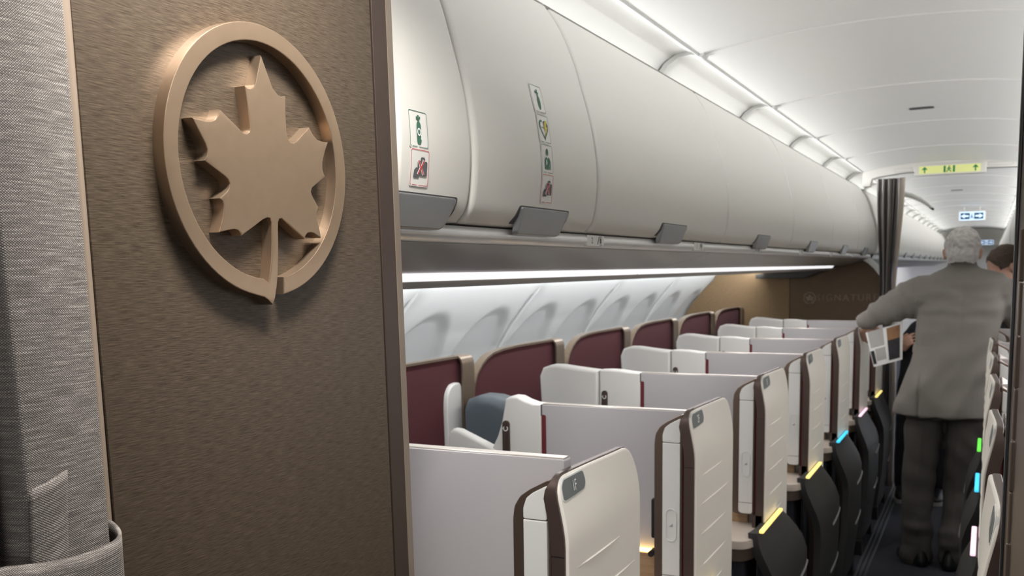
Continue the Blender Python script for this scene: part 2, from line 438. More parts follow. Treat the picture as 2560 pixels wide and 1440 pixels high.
def bin_door_bm(L, s):
    """door shell with rolled edges at both ends, local y 0..L"""
    bm = NB(); g = .0045
    ys = [g, g+.001, g+.004, g+.009]+[g+.012+(L-2*g-.024)*i/6 for i in range(7)]+[L-g-.009, L-g-.004, L-g-.001, L-g]
    rows = []
    for y in ys:
        e = min(y-g, L-g-y); dep = .008*(1-math.sqrt(max(0, 1-(1-min(1, e/.009))**2)))
        rows.append([bm.verts.new(bin_pt(y, S, -dep)) for S in SL])
    for j in range(len(ys)-1):
        for i in range(len(SL)-1): bm.faces.new((rows[j][i], rows[j][i+1], rows[j+1][i+1], rows[j+1][i]))
    for r, fl in ((rows[0], 1), (rows[-1], 0)):            # returns into the gap
        q = [bm.verts.new((v.co.x-.025, v.co.y, v.co.z)) for v in r]
        for i in range(len(r)-1): bm.faces.new((r[i], r[i+1], q[i+1], q[i]) if fl else (r[i], q[i], q[i+1], r[i+1]))
    # bottom lip
    a = [r[-1] for r in rows]; b = [bm.verts.new((v.co.x-.03, v.co.y, v.co.z-.002)) for v in a]
    for i in range(len(a)-1): bm.faces.new((a[i], a[i+1], b[i+1], b[i]))
    return mirror_bm(bm, s)
def bin_body_bm(L, s):
    bm = NB(); P = [(x-.028, z) for x, z in BPS[::3]]
    ring = [(-.829, 2.103)]+P+[(-.775, 1.650), (-1.3, 1.66), (-1.7, 1.75), (-1.45, 2.0), (-1.1, 2.11)]
    extr(bm, ring, 'Y', .001, L-.001); return mirror_bm(bm, s)
def latch_bm(L, c, s, w2=.103):
    bm = NB()
    top = [(-.717, 1.676), (-.7185, 1.674), (-.7285, 1.634), (-.731, 1.630)]
    a = []
    def row(y0, y1, P): return [Vector((x, y0+(y1-y0)*k, z)) for k in (0,) for x, z in P]
    # a tilted flap: narrow at its lower aft corner, curling past the door's lower edge
    pts = [(c-w2, 1.6765), (c+w2, 1.6765), (c+w2-.024, 1.630), (c-w2+.006, 1.630)]
    pts = fillet(pts, [.004, .012, .014, .008], 4)
    t = NB(); extr(t, pts, 'X', -.012, 0, .003, 2)
    for v in t.verts: v.co.x += -.7125-.016*(1.6765-v.co.z)/.0465*.9
    join(bm, t); return mirror_bm(bm, s)
def x_at_z(z):
    for (x0, z0), (x1, z1) in zip(BPS, BPS[1:]):
        if z1 <= z <= z0: return x0+(x1-x0)*(z0-z)/(z0-z1)
    return BPS[-1][0]
def bezel_bm(c, s, w2=.103):
    """dark recess line around the latch"""
    bm = NB(); pts = fillet([(c-w2-.003, 1.6788), (c+w2+.004, 1.6788), (c+w2+.003, 1.648), (c-w2-.016, 1.648)], .006, 3)
    t = NB(); extr(t, pts, 'X', -.010, 0)
    bmesh.ops.bisect_plane(t, geom=t.verts[:]+t.edges[:]+t.faces[:], plane_co=(0, 0, 1.66), plane_no=(0, 0, 1))
    bmesh.ops.bisect_plane(t, geom=t.verts[:]+t.edges[:]+t.faces[:], plane_co=(0, 0, 1.672), plane_no=(0, 0, 1))
    for v in t.verts: v.co.x += x_at_z(v.co.z)+.0012
    join(bm, t); return mirror_bm(bm, s)
BINS = [(1.098, 1.315)]+[(1.315, 1.84)]+[(1.84+1.08*i, 2.92+1.08*i) for i in range(4)]+[(6.16, 7.10)]+[(7.3+1.067*i, 8.367+1.067*i) for i in range(12)]
HAND = [1.186, 1.592, 2.387, 3.467, 4.545, 5.625, 6.62]
LB = ['first white overhead bin behind the bronze panel, with oxygen bottle and no luggage placards',
      'second white overhead bin, a narrow one with a column of four placards',
      'third white overhead bin, the wide plain one right of the four placards',
      'fourth white overhead bin from the bronze panel, plain with a grey latch', 'fifth white overhead bin from the bronze panel',
      'sixth white overhead bin from the bronze panel', 'seventh white overhead bin, the last before the dark rear curtain']
def make_bin(i, s):
    y0, y1 = BINS[i]; L = y1-y0; c = HAND[i]-y0 if i < len(HAND) else L/2
    b = empty('overhead_bin', (0, y0, 0))
    obj('bin_body', bin_body_bm(L, s), M['bin'], b, smooth=20)
    d = obj('bin_door', bin_door_bm(L, s), M['bin'], b, smooth=45)
    lw = .082 if i == 0 else .103
    obj('latch', latch_bm(L, c, s, lw), M['latch'], b)
    obj('latch_bezel', bezel_bm(c, s, lw), M['vent'], b)
    return b
ECO = []
bins = {}
for i in range(7):
    b = make_bin(i, -1); tag(b, LB[i], 'overhead bin', 'overhead bins along the left of the cabin'); bins[i] = b
for i in range(1, 7):
    b = make_bin(i, 1); tag(b, '%s white overhead bin over the right seats' % ['', 'narrow first', 'second', 'third', 'fourth', 'fifth', 'sixth and last'][i], 'overhead bin', 'overhead bins along the right of the cabin')
for s in (-1, 1):
    src = make_bin(7, s)
    for k in range(12):
        b = src if k == 0 else copy_tree(src)
        b.location.y = BINS[7+k][0]
        tag(b, '%s white overhead bin beyond the dark curtain on the %s' % (('nearest', 'second', 'third', 'fourth', 'fifth', 'sixth', 'seventh', 'eighth', 'ninth', 'tenth', 'eleventh', 'farthest')[k], 'left' if s < 0 else 'right'), 'overhead bin', 'overhead bins of the rear cabin')
# ---- placards on the first two bins
def ring_poly(bm, u0, u1, v0, v1, r, wd, fn, gaps=True):
    """thin rounded frame, with a broken lower edge as on the stickers"""
    o = rrect(u0, u1, v0, v1, r, 4); q = rrect(u0+wd, u1-wd, v0+wd, v1-wd, max(r-wd, .0005), 4); n = len(o)
    for k in range(n):
        a, b2 = o[k], o[(k+1) % n]; c, d = q[(k+1) % n], q[k]
        if gaps and abs(a[1]-v1) < 1e-6 and abs(b2[1]-v1) < 1e-6:
            for f0, f1 in ((0, .52), (.62, .93)):
                def lerp(p, e, f): return (p[0]+(e[0]-p[0])*f, p[1]+(e[1]-p[1])*f)
                bm.faces.new([bm.verts.new(fn(*x)) for x in (lerp(a, b2, f0), lerp(a, b2, f1), lerp(d, c, f1), lerp(d, c, f0))])
            continue
        st = 5
        for j in range(st):
            f0, f1 = j/st, (j+1)/st
            def lerp(p, e, f): return (p[0]+(e[0]-p[0])*f, p[1]+(e[1]-p[1])*f)
            bm.faces.new([bm.verts.new(fn(*x)) for x in (lerp(a, b2, f0), lerp(a, b2, f1), lerp(d, c, f1), lerp(d, c, f0))])
def circ(u, v, ru, rv=None, n=14, a0=0, a1=360):
    rv = rv or ru; return [(u+ru*math.cos(math.radians(a0+(a1-a0)*k/n)), v+rv*math.sin(math.radians(a0+(a1-a0)*k/n))) for k in range(n+(0 if a1-a0 == 360 else 1))]
def placard(parent, y0, yc, s0, kind):
    W, H = .0465, .0485; u0 = yc-W/2
    def fn(off): return lambda u, v: bin_pt(u-y0, v, off)
    def P(pts): return [(u0+W*a, s0+H*b) for a, b in pts]
    bm = NB(); n = 6
    base = rrect(u0-.0015, u0+W+.0015, s0-.0015, s0+H+.0015, .004, 3)
    tri_poly(bm, base, fn(.0010)); pl = obj('placard', bm, M['white'], parent, smooth=60, recalc=False)
    pl['label'] = {'o2': 'oxygen bottle placard', 'no': 'no luggage placard with a red cross', 'fire': 'green extinguisher placard', 'heart': 'heart and lightning defibrillator placard', 'man': 'crew member placard'}[kind]
    fr = NB(); ring_poly(fr, u0, u0+W, s0, s0+H, .003, .0009, fn(.0016)); obj('placard_border', fr, M['red' if kind == 'no' else 'green'], pl, recalc=False)
    def add(name, m, polys, off=.0018):
        b = NB()
        for p in polys: tri_poly(b, P(p), fn(off))
        obj(name, b, M[m], pl, recalc=False)
    if kind == 'o2':
        add('bottle_symbol', 'green', [[(.38, .42), (.40, .34), (.45, .29), (.55, .29), (.60, .34), (.62, .42), (.62, .82), (.60, .88), (.54, .92), (.46, .92), (.40, .88), (.38, .82)],
            [(.45, .29), (.45, .22), (.38, .22), (.38, .15), (.45, .17), (.45, .11), (.55, .11), (.55, .17), (.62, .13), (.62, .20), (.55, .22), (.55, .29)]])
        t = NB(); o = circ(.49, .58, .10, .11, 16); q = circ(.49, .58, .062, .07, 16)
        for k in range(16): t.faces.new([t.verts.new(fn(.0022)(*P([x])[0])) for x in (o[k], o[(k+1) % 16], q[(k+1) % 16], q[k])])
        for x in ([(.585, .66), (.635, .66), (.635, .69), (.585, .69)], [(.61, .69), (.635, .69), (.60, .75), (.575, .75)], [(.575, .75), (.635, .75), (.635, .775), (.575, .775)]): tri_poly(t, P(x), fn(.0022))
        obj('lettering', t, M['print_white'], pl, recalc=False)
    if kind == 'no':
        add('luggage_symbol', 'grey', [[(.36, .33), (.40, .31), (.86, .31), (.90, .35), (.90, .68), (.86, .72), (.36, .72)], [(.52, .31), (.52, .24), (.56, .20), (.72, .20), (.76, .24), (.76, .31), (.70, .31), (.70, .26), (.58, .26), (.58, .31)],
            [(.14, .78), (.18, .58), (.28, .50), (.36, .52), (.42, .60), (.46, .78)]])
        add('cross_outline', 'print_white', [[(.33, .30), (.43, .27), (.54, .43), (.65, .27), (.75, .30), (.61, .49), (.75, .68), (.65, .71), (.54, .55), (.43, .71), (.33, .68), (.47, .49)]], .0020)
        add('red_cross', 'red', [[(.36, .30), (.42, .29), (.54, .46), (.66, .29), (.72, .30), (.585, .49), (.72, .68), (.66, .69), (.54, .52), (.42, .69), (.36, .68), (.495, .49)]], .0024)
    if kind == 'fire':
        add('extinguisher_symbol', 'green', [[(.50, .40), (.60, .40), (.66, .50), (.68, .62), (.64, .80), (.57, .90), (.53, .90), (.46, .78), (.43, .62), (.45, .48)], [(.50, .40), (.49, .30), (.34, .30), (.34, .22), (.50, .24), (.50, .14), (.60, .14), (.58, .25), (.66, .25), (.62, .32), (.59, .33), (.60, .40)]])
    if kind == 'heart':
        def hp(k): return [(.5+k*.40*(16*math.sin(t)**3)/17, .50-k*.40*(13*math.cos(t)-5*math.cos(2*t)-2*math.cos(3*t)-math.cos(4*t))/15) for t in [2*math.pi*j/26 for j in range(26)]]
        b = NB(); o, q = hp(1.0), hp(.78)
        for k in range(26): b.faces.new([b.verts.new(fn(.0018)(*P([x])[0])) for x in (o[k], o[(k+1) % 26], q[(k+1) % 26], q[k])])
        obj('heart_symbol', b, M['green'], pl, recalc=False)
        add('lightning_symbol', 'yellow', [[(.62, .22), (.82, .18), (.70, .42), (.80, .42), (.52, .80), (.62, .52), (.52, .52)]], .0021)
        b = NB()
        for k in range(4): tri_poly(b, P([(.26+.06*k, .44), (.30+.06*k, .44), (.30+.06*k, .49), (.26+.06*k, .49)]), fn(.0021))
        obj('lettering', b, M['grey'], pl, recalc=False)
    if kind == 'man':
        add('crew_symbol', 'green', [circ(.50, .26, .10, .13), [(.26, .88), (.26, .56), (.34, .46), (.44, .44), (.50, .54), (.56, .44), (.66, .46), (.76, .58), (.78, .88), (.70, .88), (.68, .64), (.64, .88)]])
        add('lapel_symbol', 'print_white', [[(.36, .54), (.42, .54), (.44, .66), (.40, .74), (.36, .70)]], .0021)
y0 = BINS[0][0]
placard(bins[0], y0, 1.1545, .3275, 'o2'); placard(bins[0], y0, 1.1575, .379, 'no')
y0 = BINS[1][0]
for k, kd in enumerate(('fire', 'heart', 'man', 'no')): placard(bins[1], y0, 1.583+.0012*k, (.221, .2745, .327, .379)[k], kd)

# ================================================================== passenger service rail, undersides, light strips
def rail(s, y0, y1, name, lab):
    r = empty(name, (0, y0, 0)); L = y1-y0
    bm = NB(); strip(bm, smooth_prof([(-.752, 1.637), (-.747, 1.632), (-.7475, 1.626), (-.753, 1.620), (-.762, 1.617)], 3), 0, L, thick=.004)
    obj('aluminium_profile', mirror_bm(bm, s), M['alu'], r)
    bm = NB(); strip(bm, [(-.755, 1.6385), (-.80, 1.6375)], 0, L, thick=.004); obj('dark_gap', mirror_bm(bm, s), M['black'], r)
    tag(r, lab, 'rail'); return r
def soffit(s, y0, y1, k, lab):
    bm = NB(); strip(bm, smooth_prof([(-.760, 1.620), (-.80, 1.606), (-.86, 1.590), (-.92, 1.578), (-.958, 1.5745)], 3), y0+.002, y1-.002, thick=.008)
    return obj('soffit_panel', mirror_bm(bm, s), M['under'], k)
RY = [(.2, 2.87), (2.87, 5.0), (5.0, 7.1)]
for s in (-1, 1):
    sd = 'left' if s < 0 else 'right'
    for k, (a, b) in enumerate(RY):
        r = rail(s, a, b, 'service_rail', '%s aluminium service rail under the %s bins' % (('near', 'middle', 'far')[k], sd))
    so = tag(empty('trim_%d' % (5 if s < 0 else 6)), kind='structure', label='grey soffit under the %s bins' % sd)
    for k, (a, b) in enumerate(RY): soffit(s, a, b, so, '')
    bm = NB(); strip(bm, [(-.975, 1.5525), (-.979, 1.547), (-1.0, 1.5405), (-1.012, 1.542), (-1.03, 1.564)], .2, 7.1, thick=.004)
    obj('valance', mirror_bm(bm, s), M['valance'], so)
    bm = NB(); strip(bm, [(-1.03, 1.569), (-1.3, 1.60), (-1.79, 1.62)], .2, 21, thick=.006)
    obj('closure_panel', mirror_bm(bm, s), M['white'], so)
    for k, (a, b) in enumerate(((.2, 2.84), (2.84, 4.9), (4.9, 6.95))):
        bm = NB(); strip(bm, [(-.9595, 1.5735), (-.966, 1.566), (-.975, 1.5535)], a+.006, b-.006, thick=.004)
        tag(obj('light_strip', mirror_bm(bm, s), M['psulight']), '%s white light strip below the %s bins' % (('near', 'middle', 'far')[k], sd), 'light', 'light strips below the bins')
    # the rear cabin's rail and soffit
    bm = NB(); strip(bm, [(-.742, 1.640), (-.7475, 1.632), (-.753, 1.620), (-.762, 1.617)], 7.3, 20.9, thick=.004)
    tag(obj('service_rail', mirror_bm(bm, s), M['alu']), 'aluminium service rail of the rear cabin on the %s' % sd, 'rail')
    bm = NB(); strip(bm, [(-.760, 1.617), (-.86, 1.583), (-.958, 1.5685), (-.98, 1.54), (-1.03, 1.56)], 7.3, 20.9, thick=.008); obj('rear_soffit', mirror_bm(bm, s), M['under'], so)
    bm = NB(); strip(bm, [(-1.66, 1.50), (-1.72, 1.475)], 7.4, 20.9, thick=.01)
    obj('mood_light', mirror_bm(bm, s), M['mood'], walls[sd])
# row signs clipped on the left rail
for k, (px, tx) in enumerate(((1487, '2'), (1745, '3'), (1892, '4'), (2002, '5'), (2078, '6'), (2132, '7'))):
    y = at(px, 610, X=-.745).y
    r = empty('row_sign', (0, y, 0))
    t = NB(); extr(t, fillet([(-.049, 1.6395), (.049, 1.6395), (.049, 1.6165), (-.049, 1.6165)], .004, 3), 'X', -.770, -.7425, .002)
    obj('sign_body', t, M['cap'], r)
    t = text_bm(tx, .018); Mx = Matrix.Translation((-.7418, -.022, 1.628)) @ Matrix(((0, 0, 1, 0), (1, 0, 0, 0), (0, 1, 0, 0), (0, 0, 0, 1)))
    b = NB(); join(b, t, Mx); obj('lettering', b, M['vent'], r, recalc=False)
    b = NB()                                   # seat pictogram: a window seat outline
    for q in ([(.006, 1.621), (.010, 1.621), (.020, 1.637), (.016, 1.637)], [(.022, 1.6225), (.030, 1.6225), (.030, 1.634), (.022, 1.634)], [(.020, 1.619), (.034, 1.619), (.034, 1.6205), (.020, 1.6205)], [(.020, 1.636), (.034, 1.636), (.034, 1.6375), (.020, 1.6375)]):
        tri_poly(b, q, lambda u, v: (-.7418, u, v))
    obj('seat_symbol', b, M['vent'], r, recalc=False)
    tag(r, 'small white row sign reading %s on the left service rail, %s from the bronze panel' % (tx, ('first', 'second', 'third', 'fourth', 'fifth', 'sixth')[k]), 'sign', 'row signs on the left service rail')

# ================================================================== bronze entrance panel with the emblem
PX = -.70
part = tag(empty('entrance_partition', (0, 0, 0)), 'bronze brushed metal partition wall with raised maple leaf emblem', 'partition')
bm = NB(); box(bm, -1.75, PX-.004, .12, 1.07, 0, 2.19); obj('partition_body', bm, M['dbronze'], part, smooth=0)
bm = NB(); box(bm, PX-.006, PX, .590, 1.0345, 0.02, 2.19, .0008, 1); obj('face_panel', bm, M['panel'], part)
bm = NB()
pr_ = fillet([(PX-.006, 1.0375), (PX+.0006, 1.0375), (PX+.0006, 1.0685), (PX-.0065, 1.0905), (PX-.05, 1.0915), (PX-.05, 1.0375)], [0, .001, .002, .006, .004, 0], 3)
extr(bm, pr_, 'Z', .0, 2.19); et = obj('edge_trim', bm, M['corner'], part); et['label'] = 'dark bronze corner trim'
bm = NB(); extr(bm, [(PX-.0005, 1.0690), (PX-.0060, 1.0909), (PX-.0050, 1.0912), (PX+.0014, 1.0690)], 'Z', 0, 2.19); obj('chamfer', bm, M['strip'], part)
bm = NB(); extr(bm, fillet([(PX-.004, .5635), (PX+.004, .5685), (PX+.006, .582), (PX+.0005, .5895), (PX-.006, .5895)], .003, 3), 'Z', 0, 2.19); s_ = obj('edge_strip', bm, M['strip'], part); s_['label'] = 'pale taupe vertical edge strip'
# emblem: open ring running into the stem, and the leaf
FX = PX+.014; cy, cz, ro, ri = .8088, 1.6862, .1400, .1218
def zp(a, b): p = at(a/1.8, b/1.8, X=FX); return (p.y, p.z)
def ang(p): return math.degrees(math.atan2(p[1]-cz, p[0]-cy))
e_out, e_in = zp(1279, 1330), zp(1282, 1270)
a_o, a_i = ang(e_out), ang(e_in)                          # right end of the ring
s_out = ang(zp(1120, 1322)); s_in = ang(zp(1190, 1262))
poly = []
o_end = s_out+360 if s_out < a_o else s_out
n = 84
a1 = s_out % 360-360 if (s_out % 360) > 180 else s_out
# go counter clockwise from the right end over the top to the stem
def arc(r, a, b, n): return [(cy+r*math.cos(math.radians(a+(b-a)*k/n)), cz+r*math.sin(math.radians(a+(b-a)*k/n))) for k in range(n+1)]
so_ = s_out % 360; si_ = s_in % 360; ao_ = a_o; ai_ = a_i
ring_out = arc(ro, ao_, so_, n); ring_in = arc(ri, ai_, si_, n)
tail = [zp(1165, 1331), zp(1192, 1338), zp(1208, 1350), zp(1219, 1362), zp(1229, 1371), zp(1240, 1340), zp(1247, 1295), zp(1251, 1250), zp(1253, 1180), zp(1254, 1100), zp(1253, 1030)]
stem_left = [zp(1224, 1030), zp(1225, 1100), zp(1223, 1165), zp(1218, 1220), zp(1211, 1272)]
poly = ring_out+tail+stem_left+ring_in[::-1]
leafpx = [(1253, 1000), (1259, 985), (1271, 983), (1290, 1000), (1372, 1075), (1378, 1058), (1386, 1049), (1398, 1046), (1412, 1049), (1447, 1071), (1437, 1020), (1427, 985), (1425, 958), (1434, 932), (1420, 905), (1406, 880), (1401, 862), (1406, 845), (1425, 829), (1466, 796), (1458, 780), (1453, 757), (1453, 730), (1460, 695), (1477, 640), (1452, 637), (1430, 630), (1408, 603), (1393, 573), (1350, 620), (1335, 636), (1322, 643), (1308, 639), (1298, 624), (1291, 590), (1287, 520), (1286, 432), (1268, 434), (1252, 426), (1228, 395), (1176, 248), (1150, 378), (1141, 393), (1128, 399), (1115, 396), (1103, 386), (1117, 480), (1128, 572), (1124, 593), (1112, 602), (1097, 598), (990, 490), (982, 520), (970, 537), (952, 545), (930, 545), (865, 528), (925, 645), (935, 672), (933, 700), (921, 722), (1008, 788), (1028, 806), (1036, 826), (1033, 845), (1022, 862), (990, 892), (1003, 903), (1009, 922), (1008, 950), (1002, 990), (989, 1045), (1030, 1036), (1055, 1032), (1072, 1036), (1082, 1046), (1090, 1061), (1185, 989), (1205, 979), (1218, 983), (1224, 1000)]
leaf = [zp(*q) for q in leafpx]
poly = ring_out+tail+leaf+stem_left+ring_in[::-1]
bm = NB(); extr(bm, poly, 'X', PX-.001, FX, .0014, 2); em = obj('maple_leaf_emblem', bm, M['emblem'], part, smooth=40); em['label'] = 'raised bronze maple leaf in an open ring'
# the panel and its trims lean very slightly
for ch in part.children:
    if ch.name.split('.')[0] in ('face_panel', 'edge_trim', 'chamfer', 'edge_strip'):
        k = .0235 if ch.name.split('.')[0] != 'edge_strip' else .018
        for v in ch.data.vertices: v.co.y += k*(1.72-v.co.z)
# ================================================================== woven curtain at far left, with tie band
def uvgrid(bm, grid, us, vs):
    uv = bm.loops.layers.uv.verify()
    for j in range(len(grid)-1):
        for i in range(len(grid[0])-1):
            f = bm.faces.new((grid[j][i], grid[j][i+1], grid[j+1][i+1], grid[j+1][i]))
            for l, (jj, ii) in zip(f.loops, ((j, i), (j, i+1), (j+1, i+1), (j+1, i))): l[uv].uv = (us[ii], vs[jj])
def cloth(pathfn, z0, z1, nz, ns, z_fn=None):
    """sheet: pathfn(t, z) -> (x, y); uv in metres"""
    bm = NB(); zs = [z0+(z1-z0)*j/nz for j in range(nz+1)]; ts = [i/ns for i in range(ns+1)]
    us = [0]
    for i in range(ns):
        a = pathfn(ts[i], z0); b = pathfn(ts[i+1], z0); us.append(us[-1]+math.hypot(a[0]-b[0], a[1]-b[1]))
    grid = [[bm.verts.new((*pathfn(t, z), z+(z_fn(t) if z_fn else 0))) for t in ts] for z in zs]
    uvgrid(bm, grid, us, zs); return bm
cur = tag(empty('woven_curtain', (0, 0, 0)), 'grey woven curtain gathered beside the bronze panel at far left', 'curtain')
def mainfold(t, z):
    # seen face: from the right edge, flat, then rolling back at the left edge
    y = .551-.086*t; x = -.660+.006*math.sin(math.pi*min(1, t*1.05))-(.05*max(0, t-.86)/.14 if t > .86 else 0)
    if t > .86: y = .551-.086*.86-.010*math.sin((t-.86)/.14*math.pi/2)
    x += .0015*math.sin(z*7+t*5)*t
    return (x, y+.003-.0085*(z-1.40)/.34)
pm = M['weave']
o = obj('curtain_front', cloth(mainfold, 1.02, 2.18, 60, 40), pm, cur, smooth=60, recalc=False)
md = o.modifiers.new('thickness', 'SOLIDIFY'); md.thickness = .0025; md.offset = -1
bm0 = None
for k, (x0, yk, w_) in enumerate(((-.674, .474, .018), (-.668, .463, .016), (-.664, .452, .016), (-.662, .440, .016), (-.66, .428, .016), (-.66, .416, .016))):
    def pl(t, z, x0=x0, yk=yk, w_=w_): return (x0-.045*abs(2*t-1)**1.6-.006*k*0, yk+w_*.42*(2*t-1))
    b = cloth(pl, 1.02, 2.18, 24, 14)
    o = obj('curtain_pleat', b, pm, cur, smooth=60, recalc=False); md = o.modifiers.new('thickness', 'SOLIDIFY'); md.thickness = .0025; md.offset = -1
# small sewn loop on the front, and the wide band holding the curtain
def loopf(t, z): return (-.6525+.0035*math.sin(math.pi*t)-.002*(1-t), .5105-.034*t-.004*(1.36-z)/.06)
b = cloth(loopf, 1.34, 1.418, 10, 12, lambda t: -.010*t); o = obj('sewn_loop', b, pm, cur, smooth=60, recalc=False); md = o.modifiers.new('thickness', 'SOLIDIFY'); md.thickness = .003; md.offset = -1
bm = NB(); uv = bm.loops.layers.uv.verify()
pth = [(-.694, .5705), (-.688, .5745), (-.676, .5725), (-.662, .567), (-.650, .558), (-.6445, .545), (-.643, .52), (-.643, .48), (-.645, .44), (-.66, .40), (-.69, .39)]
pth = smooth_prof(pth, 4); us = [0]
for a, b2 in zip(pth, pth[1:]): us.append(us[-1]+math.hypot(a[0]-b2[0], a[1]-b2[1]))
ztop = [1.3585-.009*math.sin(math.pi*min(1, max(0, (u-.02)/.14))) for u in us]
grid = [[bm.verts.new((x, y, ztop[i]-(ztop[i]-1.18)*j/16-.0)) for i, (x, y) in enumerate(pth)] for j in range(17)]
uvgrid(bm, grid, us, [-.012*j for j in range(17)])
o = obj('tie_band', bm, pm, cur, smooth=60, recalc=False); md = o.modifiers.new('thickness', 'SOLIDIFY'); md.thickness = .003; md.offset = 1

# ================================================================== seat suites
ROWY = [1.41, 2.185, 2.985, 3.815, 4.63, 5.46, 6.28]
PZ = 1.220
def suite(s, variant):
    """one enclosed seat with its aisle door; local y = 0 at the front edge of the door"""
    r = empty('seat_suite')
    def O(name, bm, m, parent=r, **k): return obj(name, mirror_bm(bm, s), M[m] if isinstance(m, str) else m, parent, **k)
    # --- door: dark frame with flaring top front corner, padded face
    def lean(bm):
        for v in bm.verts: v.co.x -= .019*ss((v.co.z-1.11)/.135)*(1-.55*ss((v.co.y-.06)/.28))
        return bm
    def door_pts(i, lo=.66, steps=()):
        front = [(.0+i, z) for z in (lo, .9, 1.06, 1.095, 1.105, 1.115, 1.125, 1.135, 1.145, 1.155, 1.165, 1.18, 1.195)]
        cr0 = [(i+(.034)*(1-math.cos(t)), 1.2-i+(.034)*math.sin(t)) for t in [math.pi/2*k/5 for k in range(1, 6)]]
        cr = [(.30+(.075-i)*math.sin(t), 1.234-i-(.105-i)*(1-math.cos(t))) for t in [math.pi/2*k/8 for k in range(0, 9)]]
        back = [(.375-i, z) for z in (1.12, 1.11, 1.10, 1.09, 1.06, .9, lo)]
        return front+cr0+cr+back
    def sheet(bm, i, x0, x1, bev):
        """door slab cut into level bands so that it can lean inward at the top"""
        P = door_pts(i); zs = sorted({round(z, 5) for y, z in P})
        t = NB(); extr(t, P, 'X', x0, x1, bev, 3, True)
        for z in (1.09, 1.10, 1.11, 1.12, 1.13, 1.14, 1.15, 1.16, 1.17, 1.185):
            bmesh.ops.bisect_plane(t, geom=t.verts[:]+t.edges[:]+t.faces[:], plane_co=(0, 0, z), plane_no=(0, 0, 1))
        for y in (.03, .06, .085, .11, .14, .17, .20, .23, .26, .30):
            bmesh.ops.bisect_plane(t, geom=t.verts[:]+t.edges[:]+t.faces[:], plane_co=(0, y, 0), plane_no=(0, 1, 0))
        lean(t); join(bm, t)
    bm = NB(); sheet(bm, .003, -.622, -.608, .003)
    fr = NB(); fo = [(0, .66)]+[(0, z) for z in (1.06, 1.11, 1.13, 1.14, 1.15, 1.16, 1.17, 1.18, 1.195)]+[(.034*(1-math.cos(t)), 1.2+.034*math.sin(t)) for t in [math.pi/2*k/6 for k in range(1, 7)]]+[(.06, 1.2343)]
    P_ = [Vector(p) for p in fo]; rows = []
    for k, p in enumerate(P_):
        d = (P_[min(k+1, len(P_)-1)]-P_[max(k-1, 0)]).normalized(); q = p+Vector((d.y, -d.x))*.012; dp = .024*(1-.7*ss((p.y-1.195)/.04))
        rows.append([fr.verts.new(v) for v in ((-.608, p.x, p.y), (-.608-dp, p.x, p.y), (-.608-dp, q.x, q.y), (-.608, q.x, q.y))])
    for a, b in zip(rows, rows[1:]):
        for k in range(4): fr.faces.new((a[k], a[(k+1) % 4], b[(k+1) % 4], b[k]))
    fr.faces.new(rows[0]); fr.faces.new(rows[-1][::-1]); lean(fr); join(bm, fr)
    door = O('door', bm, 'dbronze'); door['label'] = 'dark bronze door frame'
    bm = NB(); sheet(bm, .005, -.612, -.603, .004)
    for z, a, b in ((1.070, .045, .25), (1.000, .03, .335), (.925, .03, .30), (.845, .03, .30), (.775, .03, .28)):
        t = NB(); n = 10
        for k in range(n+1):
            u = a+(b-a)*k/n; h = .0022*math.sin(math.pi*k/n)**.5 if 0 < k < n else .0003
            for dz, dx in ((-.0022, 0), (0, h), (.0022, 0)): t.verts.new((-.6031+dx, u, z+dz))
        t.verts.ensure_lookup_table()
        for k in range(n):
            for q in (0, 1): t.faces.new((t.verts[3*k+q], t.verts[3*k+q+1], t.verts[3*k+4+q], t.verts[3*k+3+q]))
        join(bm, t)
    O('padded_face', bm, 'leather', door, smooth=40)
    bm = NB(); box(bm, -.6325, -.6078, -.0008, .001, 1.0985, 1.0997); O('frame_joint', bm, 'black', door)
    pp = fillet([(.014, 1.190), (.014, 1.214), (.024, 1.2235), (.106, 1.2245), (.112, 1.204), (.102, 1.194), (.060, 1.191)], .008, 4)
    bm = NB(); extr(bm, pp, 'X', -.608, -.6010, .0002, 1); lean(bm); pl = O('number_plate', bm, 'plate', door)
    bm = NB(); q2 = [((u-.062)*1.05+.062, (v-1.207)*1.16+1.207) for u, v in pp]; extr(bm, q2, 'X', -.609, -.6018, .0006, 1); lean(bm); O('plate_border', bm, 'cap', door)
    # --- post the door slides into
    po = [(-.712, .785), (-.712, 1.150), (-.709, 1.172), (-.698, 1.190), (-.680, 1.203), (-.646, 1.2215), (-.642, 1.2215), (-.642, .785)]
    po = fillet(po, [.018, .005, .005, .005, .005, .002, .002, .012], 4)
    bm = NB(); extr(bm, po, 'Y', .30, .020, .003, 2); post = O('door_pocket', bm, 'bronze'); post['label'] = 'bronze framed door pocket'
    up = fillet([(-.690, 1.1535), (-.690, 1.172), (-.684, 1.189), (-.672, 1.199), (-.646, 1.213), (-.646, 1.1535)], .004, 3)
    bm = NB(); extr(bm, up, 'Y', .05, .0145, .003, 2); O('pocket_cap', bm, 'cap', post)
    bm = NB(); extr(bm, fillet([(-.690, .825), (-.690, 1.1520), (-.646, 1.1520), (-.646, .825)], .001, 1), 'Y', .05, .0145, .002, 2); O('pocket_face', bm, 'cap', post)
    bm = NB(); extr(bm, fillet([(-.690, .790), (-.690, .8235), (-.646, .8235), (-.646, .790)], [.014, .001, .001, .008], 4), 'Y', .05, .0145, .002, 2); O('pocket_foot', bm, 'cap', post)
    bm = NB(); o_ = rrect(-.682, -.654, .910, .992, .0139, 6); i_ = rrect(-.6795, -.6565, .9125, .9895, .0114, 6)
